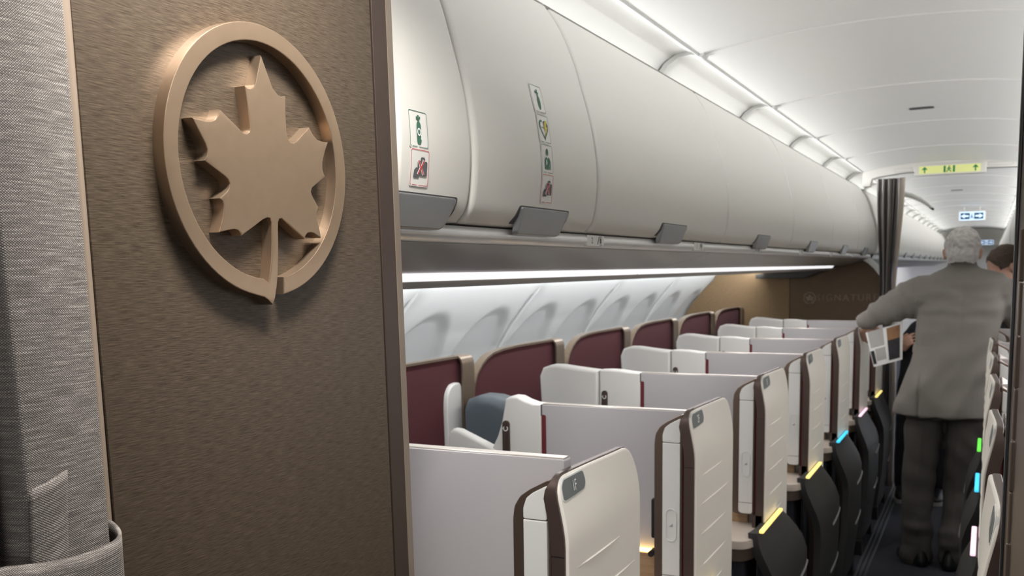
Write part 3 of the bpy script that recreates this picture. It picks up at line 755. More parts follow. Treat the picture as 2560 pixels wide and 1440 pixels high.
    for k in range(len(o_)):
        a, b = o_[k], o_[(k+1) % len(o_)]; c, d = i_[(k+1) % len(o_)], i_[k]
        bm.faces.new([bm.verts.new((x, .0125, z)) for x, z in (a, b, c, d)])
        bm.faces.new([bm.verts.new(v) for v in ((a[0], .0125, a[1]), (b[0], .0125, b[1]), (b[0], .0150, b[1]), (a[0], .0150, a[1]))])
        bm.faces.new([bm.verts.new(v) for v in ((d[0], .0125, d[1]), (c[0], .0125, c[1]), (c[0], .0150, c[1]), (d[0], .0150, d[1]))])
    O('door_button', bm, 'grey' if False else 'cap', post)
    bm = NB()
    tri_poly(bm, [(-.673, .947), (-.663, .947), (-.663, .955)], lambda u, v: (u, .0138, v)); O('button_symbol', bm, 'valance', post, recalc=False)
    bm = NB(); box(bm, -.6455, -.628, .026, .12, .79, 1.19, .001); O('side_strip', bm, 'burgs', post)
    bm = NB(); box(bm, -.727, -.710, .040, .25, .905, 1.005, .004); O('monitor_edge', bm, 'black', post)
    t = NB(); tube(t, [(-.720, .018, .872), (-.720, .05, .872)], .008, 12); O('coat_knob', t, 'black', post)
    # --- cross wall between neighbouring suites
    Y0, Y1 = .075, .105
    xl = -1.035 if variant != 1 else -1.30
    zt = PZ if variant != 1 else 1.246
    bm = NB(); extr(bm, fillet([(-.640, .40), (-.640, zt), (xl, zt-.001), (xl, .40)], [0, .004, .001, 0], 3), 'Y', Y1, Y0, .006, 3, True); wl = O('cross_wall', bm, 'lilac')
    bm = NB(); box(bm, xl, -.642, Y0+.004, Y1-.002, zt-.001, zt+.0025, .001, 1); O('wall_cap', bm, 'capgrey', wl)
    if variant != 1:
        zz = [(-1.037, .40), (-1.037, PZ), (-1.06, PZ+.001), (-1.085, PZ+.008), (-1.105, PZ+.017), (-1.125, PZ+.018), (-1.140, PZ+.010)]
        lx = [(-1.152, 1.17), (-1.165, 1.13), (-1.185, 1.09), (-1.19, .40)] if variant == 2 else [(-1.183, PZ+.006), (-1.183, .40)]
        if variant == 3: zz = [(-1.037, .40), (-1.037, PZ), (-1.07, PZ+.002), (-1.11, PZ+.007), (-1.15, PZ+.008)]
        bm = NB(); extr(bm, zz+lx, 'Y', Y1+.02, Y0-.004, .006, 3, True); sp = O('side_pillar', bm, 'cap')
        sp['label'] = 'white pillar with a dark oval coat hook'
        bm = NB(); box(bm, -1.0385, -1.0355, Y0-.002, Y0+.01, 1.19, PZ, .0004, 1); O('pillar_joint', bm, 'grey', sp)
        bm = NB(); extr(bm, fillet([(-1.036, .6), (-1.036, 1.193), (-1.024, 1.193), (-1.024, .6)], [0, .001, .010, 0], 4), 'Y', Y0+.01, Y0-.0012); O('side_strip', bm, 'burgs', sp)
        hx = -1.138 if variant == 2 else -1.163; hz = 1.128 if variant == 2 else 1.112
        bm = NB(); extr(bm, rrect(hx-.0105, hx+.0105, hz-.045, hz+.045, .0104, 6), 'Y', Y0+.01, Y0-.010, .003, 2); hk = O('coat_hook', bm, 'dbronze', sp)
        bm = NB(); c_ = (hx, hz+.024)
        for k in range(2, 16):
            a, b = 2*math.pi*k/18, 2*math.pi*(k+1)/18
            bm.faces.new([bm.verts.new((c_[0]+rr*math.sin(t), Y0-.0104, c_[1]+rr*math.cos(t))) for rr, t in ((.0075, a), (.0075, b), (.005, b), (.005, a))])
        tri_poly(bm, [(c_[0]-.010, c_[1]), (c_[0]-.004, c_[1]-.005), (c_[0]-.004, c_[1]+.005)], lambda u, v: (u, Y0-.0104, v))
        O('hook_symbol', bm, 'print_white', hk, recalc=False)
    if variant == 3:
        hp = [(-1.186, .40), (-1.186, PZ+.003), (-1.26, PZ+.010), (-1.33, PZ+.018), (-1.365, PZ+.018), (-1.392, PZ+.008), (-1.405, PZ-.022), (-1.402, 1.13), (-1.388, .9), (-1.37, .40)]
        bm = NB(); extr(bm, hp, 'Y', Y1+.03, Y0-.012, .010, 4, True); hd = O('headrest_panel', bm, 'cap'); hd['label'] = 'white rounded headrest side panel'
    if variant == 2:
        lo = [(-1.15, .40), (-1.15, 1.083), (-1.20, 1.104), (-1.25, 1.124), (-1.285, 1.138), (-1.302, 1.140), (-1.314, 1.130), (-1.318, 1.11), (-1.314, .40)]
        bm = NB(); extr(bm, lo, 'Y', Y1, Y0-.008, .008, 4, True); O('headrest_panel', bm, 'cap')
    # --- window side shell with metal rim
    if variant != 1:
        yo = -.018 if variant == 2 else -.03
        sh = [(-.04, .75), (-.045, 1.05), (-.03, 1.165), (-.005, 1.208), (.03, 1.236), (.07, 1.255), (.115, 1.268), (.20, 1.276), (.313, 1.279), (.574, 1.278), (.645, 1.277), (.700, 1.272), (.715, .75)]
        SX = -1.60
        bm = NB(); extr(bm, [(y+yo, z) for y, z in sh], 'X', SX-.022, SX, .004, 2); she = O('seat_shell', bm, 'burg'); she['label'] = 'burgundy felt lined privacy shell'
        rim = sh[:-2]
        bm = NB(); V = [Vector(p) for p in rim]
        rows = []
        for i, p in enumerate(V):
            d = (V[min(i+1, len(V)-1)]-V[max(0, i-1)]).normalized(); nrm = Vector((-d.y, d.x))
            q = p+nrm*.008
            rows.append([bm.verts.new(v) for v in ((SX-.026, p.x+yo, p.y), (SX+.005, p.x+yo, p.y), (SX+.005, q.x+yo, q.y), (SX-.026, q.x+yo, q.y))])
        for a, b in zip(rows, rows[1:]):
            for k in range(4): bm.faces.new((a[k], a[(k+1) % 4], b[(k+1) % 4], b[k]))
        bm.faces.new(rows[0]); bm.faces.new(rows[-1][::-1])
        O('shell_rim', bm, 'champ', she, smooth=50)
        # broad metal band closing the aft end, rounded over the top
        st = [(SX-.035, 1.2845), (SX-.012, 1.286), (SX+.008, 1.282), (SX+.019, 1.268), (SX+.022, 1.24), (SX+.023, 1.12), (SX+.027, 1.02), (SX+.036, .97), (SX+.06, .935), (SX+.11, .915)]
        st = smooth_prof(st, 3)
        bm = NB(); V = [Vector(p) for p in st]; rows = []
        for i, p in enumerate(V):
            d = (V[min(i+1, len(V)-1)]-V[max(0, i-1)]).normalized(); nrm = Vector((d.y, -d.x))
            q = p+nrm*.006; f0, f1 = .640+yo, .722+yo
            rows.append([bm.verts.new(v) for v in ((p.x, f0, p.y), (p.x, f1, p.y), (q.x, f1, q.y), (q.x, f0, q.y))])
        for a, b in zip(rows, rows[1:]):
            for k in range(4): bm.faces.new((a[k], a[(k+1) % 4], b[(k+1) % 4], b[k]))
        bm.faces.new(rows[0]); bm.faces.new(rows[-1][::-1])
        O('metal_band', bm, 'champ', she, smooth=50)
        # seat: domed backrest, cushion and base
        bp_ = [(-1.555, .5), (-1.555, 1.11), (-1.54, 1.145), (-1.50, 1.160), (-1.45, 1.158), (-1.40, 1.145), (-1.34, 1.118), (-1.28, 1.075), (-1.20, .99), (-1.10, .88), (-1.08, .5)]
        bm = NB(); extr(bm, bp_, 'Y', .70, .57, .03, 4, True); ba = O('backrest', bm, 'blue'); ba['label'] = 'slate blue leather backrest'
        bm = NB(); extr(bm, fillet([(.12, .36), (.12, .46), (.56, .48), (.56, .36)], .03, 3), 'X', -1.56, -1.05, .02, 3, True); O('seat_cushion', bm, 'blue')
        bm = NB(); box(bm, -1.55, -1.06, .15, .55, .0, .36, .02); O('seat_base', bm, 'navy')
        # inner seat side fairing
        if variant == 2:
            fp = [(.555, .75), (.545, 1.13), (.553, 1.17), (.58, 1.195), (.645, 1.20), (.66, .75)]
            bm = NB(); extr(bm, fillet([(a_+yo, b_) for a_, b_ in fp], .03, 4), 'X', -1.60, -1.585, .006, 3); O('seat_fairing', bm, 'cap')
    # --- table, lit ledge and cabinet under the cross wall
    bm = NB(); box(bm, -1.02, -.668, .055, Y0+.004, .745, .862, .002); O('veneer_panel', bm, 'wood')
    bm = NB(); box(bm, -1.02, -.668, .060, Y0+.002, .8625, .8685, .001, 1); O('ledge_light', bm, 'wooden_light')
    bm = NB(); extr(bm, fillet([(-.99, -.17), (-.99, .07), (-.600, .07), (-.600, -.10), (-.63, -.17)], [.02, .01, .01, .04, .03], 4), 'Z', .722, .750, .004, 2, True); O('side_table', bm, 'table')
    bm = NB(); extr(bm, fillet([(-.985, -.165), (-.985, .07), (-.606, .07), (-.606, -.10), (-.635, -.165)], [.02, .01, .01, .04, .03], 4), 'Z', .685, .7215); O('table_edge', bm, 'bronze')
    bm = NB(); box(bm, -.99, -.64, -.12, .07, 0, .685, .004); O('cabinet', bm, 'navy')
    bm = NB(); box(bm, -1.03, -.66, .075, .105, 0, .40); O('kick_wall', bm, 'navy')
    # --- lower aisle side: bent trim and convex charcoal shell with two bright slots and a light on top
    pr2 = smooth_prof([(-.612, .79), (-.611, .735), (-.606, .695), (-.590, .640), (-.574, .590), (-.568, .53), (-.568, .40), (-.580, .20), (-.590, .06), (-.592, .0)], 4)
    bm = NB(); V = [Vector(p) for p in pr2]; rows = []
    for p in V: rows.append([bm.verts.new(v) for v in ((p.x, .0, p.y), (p.x-.030, .0, p.y), (p.x-.030, .05, p.y), (p.x, .05, p.y))])
    for a, b in zip(rows, rows[1:]):
        for k in range(4): bm.faces.new((a[k], a[(k+1) % 4], b[(k+1) % 4], b[k]))
    bm.faces.new(rows[0]); bm.faces.new(rows[-1][::-1]); O('bent_trim', bm, 'dbronze', smooth=50)
    bm = NB(); zs = [.768, .755, .73, .70, .66, .62, .57, .52, .45, .38, .30, .20, .12, .07]
    def xs(z): return -.588+.052*ss((.77-z)/.22)-.03*ss((.40-z)/.36)
    def y1(z): return .19+.28*math.sin(math.pi/2*min(1, (.775-z)/.22))**.8 if z > .555 else .47
    def y0(z): return -.13+.10*ss((.77-z)/.30)
    rows = []
    for z in zs: rows.append([bm.verts.new((xs(z)-.010*(abs(k/12-.5)*2)**4, y0(z)+(y1(z)-y0(z))*k/12, z)) for k in range(13)])
    for a, b in zip(rows, rows[1:]):
        for k in range(12): bm.faces.new((a[k], a[k+1], b[k+1], b[k]))
    inn = [[bm.verts.new((v.co.x-.028, v.co.y, v.co.z)) for v in row] for row in rows]
    for a, b in zip(inn, inn[1:]):
        for k in range(12): bm.faces.new((a[k], b[k], b[k+1], a[k+1]))
    for i in range(len(zs)-1):
        for k, fl in ((0, 1), (12, 0)):
            q = (rows[i][k], rows[i+1][k], inn[i+1][k], inn[i][k]); bm.faces.new(q if fl else q[::-1])
    for k in range(12):
        bm.faces.new((rows[0][k], inn[0][k], inn[0][k+1], rows[0][k+1])); bm.faces.new((rows[-1][k], rows[-1][k+1], inn[-1][k+1], inn[-1][k]))
    fl = O('footwell_shell', bm, 'dark', smooth=50); fl['label'] = 'convex charcoal footwell shell facing the aisle'
    for z, a, b in ((.515, .20, .455), (.315, .20, .455)):
        bm = NB(); tube(bm, [(xs(z)+.0-.010*(abs((y+.13)/.60-.5)*2)**4, y, z+.012*(y-a)/(b-a)) for y in [a+(b-a)*k/8 for k in range(9)]], .0050, 6); O('slot_trim', bm, 'valance', fl)
    bm = NB(); box(bm, -.5955, -.5815, -.120, .185, .7665, .7765, .003); O('light_bar', bm, GLOW['yellow'], fl)
    bm = NB(); box(bm, -.64, -.60, .16, .42, 0, .66, .01); O('inner_panel', bm, 'navy')
    for y in (-.06, .40):
        bm = NB(); box(bm, -.60, -.565, y-.025, y+.025, 0, .08, .005); O('foot', bm, 'black')
    return r
def set_light(root, col):
    for ch in root.children_recursive:
        if ch.name.startswith('light_bar'):
            ch.material_slots[0].link = 'OBJECT'; ch.material_slots[0].material = GLOW[col]
def number(root, s, tx):
    door = [c for c in root.children if c.name.startswith('door') and not c.name.startswith('door_p')][0]
    plate = [c for c in door.children if c.name.startswith('number_plate')][0]
    t = text_bm(tx, .026, res=2); b = NB()
    # letters run along the aisle, narrow, and lie on the inward leaning head of the door
    MM = Matrix(((0, 0, 1, 0), ((1 if s < 0 else -1)*.72, 0, 0, .060), (0, 1, 0, 1.2075), (0, 0, 0, 1)))
    join(b, t, MM)
    for v in b.verts:
        x = -.5988-.019*ss((v.co.z-1.11)/.135)*(1-.55*ss((v.co.y-.06)/.28)); v.co.x = x if s < 0 else 2*AX-x
    obj('lettering', b, M['print_white'], plate, recalc=False)
LIGHTS_L = ['yellow', 'yellow', 'yellow', 'yellow', 'blue', 'pink', 'yellow']
LIGHTS_R = ['pink', 'pink', 'pink', 'blue', 'green', 'green']
s1 = suite(-1, 1); s2 = suite(-1, 2); s3 = suite(-1, 3)
left = [s1, s2, s3]+[copy_tree(s3) for _ in range(4)]
ORD = ['first', 'second', 'third', 'fourth', 'fifth', 'sixth', 'seventh']
for i, r in enumerate(left):
    r.location.y = ROWY[i]; set_light(r, LIGHTS_L[i]); number(r, -1, '%dF' % (i+1))
    tag(r, '%s white seat suite left of the aisle, plate %dF%s' % (ORD[i], i+1, {0: ', nearest the camera', 1: ', its seat visible'}.get(i, '')), 'seat suite', 'seat suites left of the aisle')
q1 = suite(1, 3)
right = [q1]+[copy_tree(q1) for _ in range(5)]
for i, r in enumerate(right):
    r.location.y = ROWY[i]+(.14 if i == 5 else 0); set_light(r, LIGHTS_R[i]); number(r, 1, '%dA' % (i+1))
    tag(r, '%s white seat suite on the right of the aisle, counted from the camera' % ORD[i], 'seat suite', 'seat suites right of the aisle')

# ================================================================== near right: folding door edge with hinge barrels
rd = tag(empty('right_partition', (0, 0, 0)), 'taupe metal partition edge with hinge barrels at the right border', 'partition')
bm = NB(); extr(bm, fillet([(.0255, 1.195), (.0275, 1.215), (.16, 1.235), (.60, 1.235), (.60, 1.03), (.16, 1.03), (.05, 1.06)], [.002, .004, .01, 0, 0, .01, .01], 3), 'Z', 0, 2.19); obj('partition_leaf', bm, M['hinge'], rd)
bm = NB(); box(bm, .0235, .027, 1.19, 1.235, 0, 2.19, .001, 1); e_ = obj('edge_seal', bm, M['black'], rd)
hc0 = at(2537, 1166, Y=1.165); z1 = at(2537, 1102, Y=1.165).z; lz = z1-at(2537, 1231, Y=1.165).z
for k in range(-4, 9):
    rr = .0058 if k % 2 == 0 else .0046; zt = z1-lz*k
    bm = NB(); tube(bm, [(hc0.x, 1.165, zt), (hc0.x, 1.165, zt-.002), (hc0.x, 1.165, zt-lz+.003), (hc0.x, 1.165, zt-lz+.001)], [rr*.8, rr, rr, rr*.8], 14)
    obj('hinge_barrel', bm, M['hinge'], rd)
# ================================================================== rear divider, header, curtain, sign
RY_ = 7.2
rp = tag(empty('rear_partition', (0, 0, 0)), 'brown rear partition with rounded corner and embossed lettering behind the seats', 'partition')
rc = [(-.60, 1.25), (-.608, 1.31), (-.622, 1.37), (-.650, 1.43), (-.688, 1.49), (-.730, 1.545), (-.770, 1.583), (-.82, 1.612), (-.88, 1.628), (-.95, 1.615)]
bm = NB(); extr(bm, [(-.60, .02)]+rc+[(-1.0, 1.575), (-1.30, 1.60), (-1.30, .02)], 'Y', RY_+.03, RY_, .003, 2); obj('logo_panel', bm, M['rearpanel'], rp)
bm = NB(); t = NB(); extr(t, [(-1.302, .02), (-1.302, 1.58), (-1.80, 1.57), (-1.83, 1.48), (-1.92, 1.39), (-1.99, 1.30), (-2.05, 1.2), (-2.09, 1.1), (-2.09, .02)], 'Y', .03, 0, .003, 2)
for v in t.verts: v.co.y += RY_-.16*(-1.302-v.co.x)/.8
join(bm, t); wp = obj('wing_panel', bm, M['litpanel'], rp); wp['label'] = 'outer panel of the partition, sidewall light painted in as tan'
bm = NB(); V = [Vector(p) for p in [(-.60, .02)]+rc]; rows = []
for i, p in enumerate(V):
    d = (V[min(i+1, len(V)-1)]-V[max(0, i-1)]).normalized(); q = p+Vector((d.y, -d.x))*.035
    rows.append([bm.verts.new(v) for v in ((p.x, RY_-.01, p.y), (q.x, RY_+.02, q.y), (q.x, RY_+.06, q.y), (p.x, RY_+.06, p.y))])
for a, b in zip(rows, rows[1:]):
    for k in range(4): bm.faces.new((a[k], a[(k+1) % 4], b[(k+1) % 4], b[k]))
bm.faces.new(rows[0]); bm.faces.new(rows[-1][::-1]); e_ = obj('edge_trim', bm, M['cap'], rp, smooth=60); e_['label'] = 'white curved edge trim'
Mt = lambda x, y, z: Matrix(((1, 0, 0, x), (0, 0, -1, y), (0, 1, 0, z), (0, 0, 0, 1)))
b = NB(); join(b, text_bm('SIGNATURE', .066, .002, 3, 1.25), Mt(-.905, RY_-.002, 1.337)); lt = obj('lettering', b, M['bronze'], rp)
b = NB(); o_ = circ(-1.160, 1.337, .043, n=28); i_ = circ(-1.160, 1.337, .036, n=28)
for k in range(1, 28):
    k2 = (k+1) % 28
    kk = (k+21) % 28; k3 = (kk+1) % 28
    for y in (RY_-.004,): b.faces.new([b.verts.new((x, y, z)) for x, z in (o_[kk], o_[k3], i_[k3], i_[kk])])
    b.faces.new([b.verts.new(v) for v in ((o_[kk][0], RY_-.004, o_[kk][1]), (o_[k3][0], RY_-.004, o_[k3][1]), (o_[k3][0], RY_, o_[k3][1]), (o_[kk][0], RY_, o_[kk][1]))])
lm = [((y-cy)*.27-1.160, (z-cz)*.27+1.337) for y, z in leaf]
extr(b, lm, 'Y', RY_, RY_-.004); obj('small_emblem', b, M['champ'], rp, recalc=True)
bm = NB(); extr(bm, [(lambda p: (p.x, p.z))(at(x, y, Y=7.17)) for x, y in ((1890, 686), (2000, 679), (2050, 656), (2098, 645), (2120, 652), (2062, 676), (2012, 695), (1890, 696))], 'Y', 7.198, 7.15, .004, 2); tt = obj('top_trim', bm, M['dark'], rp); tt['label'] = 'dark bent trim along the top of the partition'
# header
hd = tag(empty('curtain_header', (0, 0, 0)), 'white curtain header across the cabin ceiling holding the exit placard', 'header')
top = [(x, z+.004) for x, z in arch(20)]
bm = NB(); extr(bm, [(-.80, 2.10)]+top+[(.20, 2.10), (.20, 2.178), (.10, 2.184), (-.05, 2.187), (-.46, 2.183), (-.55, 2.180), (-.705, 2.160), (-.745, 2.148), (-.755, 2.10)], 'Y', 7.16, 7.06, .003, 2); obj('header_body', bm, M['white'], hd)
bm = NB(); extr(bm, rrect(-.475, -.045, 2.152, 2.222, .006), 'Y', 7.09, 7.045, .002, 2); sg = obj('exit_placard', bm, M['white'], hd)
bm = NB(); extr(bm, rrect(-.447, -.078, 2.163, 2.212, .002), 'Y', 7.05, 7.0435); obj('placard_face', bm, M['signyellow'], sg)
bm = NB(); fy = lambda u, v: (u, 7.0428, v)
for cx in (-.413, -.108):
    tri_poly(bm, [(cx-.004, 2.168), (cx+.004, 2.168), (cx+.004, 2.192), (cx+.013, 2.186), (cx+.016, 2.192), (cx, 2.208), (cx-.016, 2.192), (cx-.013, 2.186), (cx-.004, 2.192)], fy)
c_ = -.264
for q in ([(-.034, 2.167), (-.022, 2.167), (-.022, 2.209), (-.034, 2.209)], [(.022, 2.167), (.034, 2.167), (.034, 2.209), (.022, 2.209)],
          [(-.004, 2.200), (.004, 2.200), (.004, 2.208), (-.004, 2.208)], [(-.016, 2.190), (-.004, 2.199), (.006, 2.196), (.012, 2.186), (.009, 2.184), (.003, 2.191), (.002, 2.183), (.010, 2.176), (.013, 2.168), (.009, 2.168), (.005, 2.174), (-.004, 2.180), (-.016, 2.167), (-.020, 2.170), (-.008, 2.184), (-.007, 2.192), (-.014, 2.187)]):
    tri_poly(bm, [(c_+u, v) for u, v in q], fy)
obj('exit_symbols', bm, M['signgreen'], sg, recalc=False)
for x0, x1, z0 in ((-.60, -.49, 2.186), (-.035, .11, 2.196)):
    b = NB(); ring_poly(b, x0, x1, z0, z0+.022, .003, .0012, lambda u, v: (u, 7.0585, v), False); obj('small_placard', b, M['valance'], hd, recalc=False)
# gathered curtain at the rear
rcur = tag(empty('rear_curtain', (0, 0, 0)), 'dark grey pleated curtain gathered at the left of the aisle', 'curtain')
cpx = [-.735, -.700, -.672, -.648, -.625, -.603]
def pinch_at(z): return 1-.42*ss((2.1-z)/.75)*(1-ss((1.15-z)/.5)*.5)
for k in range(9):
    x0 = -.700+.0165*k
    def fold(t, z, x0=x0, k=k):
        a = t*2-1; w_ = .0095 if k % 2 else .0125; dp = .030 if k % 2 else .050
        return (-.625+(x0+.625+w_*a)*pinch_at(z)+.003*math.sin(z*4+k*1.7), 7.085-dp*(1-abs(a)**1.7)-.005*(k % 3))
    o = obj('curtain_pleat', cloth(fold, .03, 2.146, 30, 12), M['pleat' if k % 3 else 'pleatshade'], rcur, smooth=60, recalc=False); md = o.modifiers.new('thickness', 'SOLIDIFY'); md.thickness = .002
def hem(t, z):
    pinch = 1-.42*ss((2.1-z)/.75)*(1-ss((1.15-z)/.5)*.5); return (-.625+(.058+.036*t)*pinch, 7.045-.01*t)
o = obj('curtain_hem', cloth(hem, .03, 2.148, 30, 4), M['pleatedge'], rcur, smooth=60, recalc=False); md = o.modifiers.new('thickness', 'SOLIDIFY'); md.thickness = .004; o['label'] = 'lighter taupe hem edge'
# curved curtain track arm behind the header
bm = NB(); pth = [Vector((-.66, 7.12, 2.12)), Vector((-.66, 7.4, 2.10))]+[at(x, y, Y=7.6) for x, y in ((2225, 480), (2255, 484), (2280, 490), (2303, 500), (2318, 510), (2330, 520))]
tube(bm, pth, [.016, .018, .02, .02, .019, .017, .014, .010], 10); ar = obj('track_arm', bm, M['white'], hd); ar['label'] = 'white curved curtain track arm'
bm = NB(); tube(bm, [pth[-1]+Vector((-.012, 0, .010)), pth[-1]+Vector((.012, 0, -.014))], [.011, .007], 10); ae = obj('arm_tip', bm, M['black'], ar)
# hanging exit sign of the rear cabin, lit, and the far one
def exit_sign(px, py, Y, W, H, lab):
    c = at(px, py, Y=Y); r = empty('exit_sign', c)
    bm = NB(); box(bm, -W/2, W/2, -.02, .02, -H/2, H/2, .008); obj('sign_body', bm, M['white'], r)
    bm = NB(); extr(bm, rrect(-W*.46, W*.46, -H*.40, H*.40, .01), 'Y', -.01, -.0215); obj('sign_face', bm, M['exit_lit'], r)
    bm = NB(); f = lambda u, v: (u*W, -.0222, v*H)
    ar_ = NB(); fa = lambda u, v: (u*W, -.0228, v*H)
    for sgn in (-1, 1):
        for q in ([(.08, -.30), (.43, -.30), (.43, .30), (.08, .30)],): tri_poly(bm, [(sgn*u, v) for u, v in q], f)
        tri_poly(ar_, [(sgn*u, v) for u, v in ((.12, -.08), (.27, -.08), (.27, -.22), (.42, 0), (.27, .22), (.27, .08), (.12, .08))], fa)
    obj('sign_arrow', ar_, M['exit_lit'], r, recalc=False)
    for q in ([(-.02, .12), (.02, .12), (.02, .24), (-.02, .24)], [(-.05, -.26), (-.02, -.26), (.01, .0), (.02, .1), (-.03, .08)], [(.03, -.26), (.06, -.26), (.02, .02), (-.01, .02)]): tri_poly(bm, q, f)
    obj('sign_symbols', bm, M['exit_dark'], r, recalc=False)
    for sx in (-.3, .3):
        bm = NB(); box(bm, sx*W-.006, sx*W+.006, -.006, .006, H/2-.004, H/2+(2.24-c.z-H/2)); obj('hanger', bm, M['white'], r)
    tag(r, lab, 'sign')
exit_sign(2430, 540, 13.0, .29, .125, 'lit exit sign with two arrows hanging in the rear cabin')
exit_sign(2466, 606, 20.9, .27, .11, 'tiny lit exit sign at the far end of the cabin')
bm = NB(); box(bm, -.85, .30, 20.95, 21.1, 1.9, 2.02, .01); tag(obj('far_header', bm, M['white']), 'pale cross beam at the far end of the cabin', 'header')

# ================================================================== people
from mathutils import noise
def loft(bm, rings, n=28, cap=True):
    """rings: (cx, cy, cz, rx, ry[, exponent, tilt]) stacked into one closed skin"""
    rows = []
    for r in rings:
        cx, cy, cz, rx, ry = r[:5]; e = r[5] if len(r) > 5 else 2.0; tl = r[6] if len(r) > 6 else 0
        row = []
        for k in range(n):
            t = 2*math.pi*k/n; c, q = math.cos(t), math.sin(t)
            x = rx*math.copysign(abs(c)**(2/e), c); y = ry*math.copysign(abs(q)**(2/e), q)
            row.append(bm.verts.new((cx+x, cy+y, cz+tl*x)))
        rows.append(row)
    for a, b in zip(rows, rows[1:]):
        for k in range(n): bm.faces.new((a[k], a[(k+1) % n], b[(k+1) % n], b[k]))
    if cap: bm.faces.new(rows[0][::-1]); bm.faces.new(rows[-1])
def limb(bm, pts, n=18):
    """pts: (Vector, radius) joined as a rounded, tapering limb"""
    P = [Vector(p) for p, r in pts]; Rr = [r for p, r in pts]
    d0 = (P[0]-P[1]).normalized(); d1 = (P[-1]-P[-2]).normalized()
    path = []; rad = []
    for a in (.95, .6, .0): path.append(P[0]+d0*Rr[0]*a); rad.append(Rr[0]*math.sqrt(max(.02, 1-a*a)))
    for p, r in zip(P[1:-1], Rr[1:-1]): path.append(p); rad.append(r)
    for a in (.0, .6, .95): path.append(P[-1]+d1*Rr[-1]*a); rad.append(Rr[-1]*math.sqrt(max(.02, 1-a*a)))
    tube(bm, path, rad, n)
def ball(bm, c, r, rot=None):
    t = NB(); bmesh.ops.create_uvsphere(t, u_segments=24, v_segments=16, radius=1)
    Mx = Matrix.Translation(c) @ (rot.to_4x4() if rot else Matrix.Identity(4)) @ Matrix.Diagonal((*r, 1)); join(bm, t, Mx)
def fuse(name, bm, voxel, m, parent, disp=None, it=4, cut=None):
    """melt the volumes of bm into one continuous skin"""
    bmesh.ops.recalc_face_normals(bm, faces=bm.faces[:])
    me = bpy.data.meshes.new('t'); bm.to_mesh(me); bm.free(); t = bpy.data.objects.new('t', me); C.objects.link(t)
    r = t.modifiers.new('r', 'REMESH'); r.mode = 'VOXEL'; r.voxel_size = voxel
    q = t.modifiers.new('s', 'SMOOTH'); q.factor = .5; q.iterations = it
    dg = bpy.context.evaluated_depsgraph_get(); dg.update(); n = bpy.data.meshes.new_from_object(t.evaluated_get(dg))
    bpy.data.objects.remove(t); bpy.data.meshes.remove(me)
    if disp:
        no = [v.normal.copy() for v in n.vertices]
        for v, k in zip(n.vertices, no): v.co += k*disp(v.co, k)
    if cut:
        b = NB(); b.from_mesh(n); bmesh.ops.delete(b, geom=[f for f in b.faces if cut(f.calc_center_median())], context='FACES'); b.to_mesh(n); b.free()
    n.name = name; n.materials.clear(); n.materials.append(m)
    n.polygons.foreach_set('use_smooth', [True]*len(n.polygons))
    o = bpy.data.objects.new(name, n); link(o, parent); return o
def V3(px, py, Y): return at(px, py, Y=Y)
def fingers(bm, palm, dirv, side, up, curl, L=.085, r=.0085):
    """palm centre, pointing direction, side direction (towards the thumb), back-of-hand direction"""
    d, sd, u = Vector(dirv).normalized(), Vector(side).normalized(), Vector(up).normalized(); p = Vector(palm)
    M_ = Matrix((sd, d, u)).transposed(); ball(bm, p, (.040, .048, .015), M_)
    for k, (o, l) in enumerate(((.030, .92), (.010, 1.0), (-.010, .94), (-.029, .76))):
        a = p+sd*o+d*.036; pts = [(a-d*.03, r*1.15), (a, r*1.1)]; ang = 0; seg = (L*.45*l, L*.32*l, L*.25*l)
        for j, q in enumerate(seg):
            ang += curl*(.7 if j == 0 else 1.0); a = a+(d*math.cos(ang)-u*math.sin(ang))*q; pts.append((a, r*(1-.1*(j+1))))
        limb(bm, pts, 10)
    a = p+sd*.030-d*.018; b = a+(sd*.75+d*.6-u*.25).normalized()*.034; c = b+(d*.85+sd*.15-u*.5).normalized()*.030
    limb(bm, [(a-sd*.01, .0125), (a, .012), (b, .0105), (c, .009)], 10)
def head(bm, c, fwd, lean=0.0, s=1.0):
    """skull, jaw, nose, brow, ears and lips about centre c; fwd = facing direction"""
    f = Vector(fwd).normalized(); u = Vector((0, 0, 1)); u = (u-f*u.dot(f)).normalized(); r = f.cross(u)
    M_ = Matrix((r, f, u)).transposed()
    def B(x, y, z, a, b, d): ball(bm, Vector(c)+(M_ @ Vector((x, y, z)))*s, (a*s, b*s, d*s), M_)
    B(0, -.012, .028, .077, .096, .088); B(0, .022, -.012, .066, .075, .085); B(0, .048, -.066, .045, .042, .042); B(0, .030, -.045, .056, .055, .050)
    B(0, .098, -.012, .012, .016, .026); B(0, .106, -.030, .016, .014, .012); B(0, .082, .022, .052, .016, .012)
    B(0, .086, -.058, .024, .010, .006); B(0, .084, -.067, .021, .010, .006)
    for q in (-1, 1):
        B(q*.079, -.012, -.012, .010, .020, .031); B(q*.086, -.018, -.002, .007, .012, .020); B(q*.030, .078, .004, .013, .010, .009)
    return M_
def eyes(parent, c, M_, s=1.0):
    for q in (-1, 1):
        b = NB(); ball(b, Vector(c)+(M_ @ Vector((q*.030, .0835, .004)))*s, (.0095*s, .0075*s, .0065*s), M_); obj('eye', b, M['black'], parent)

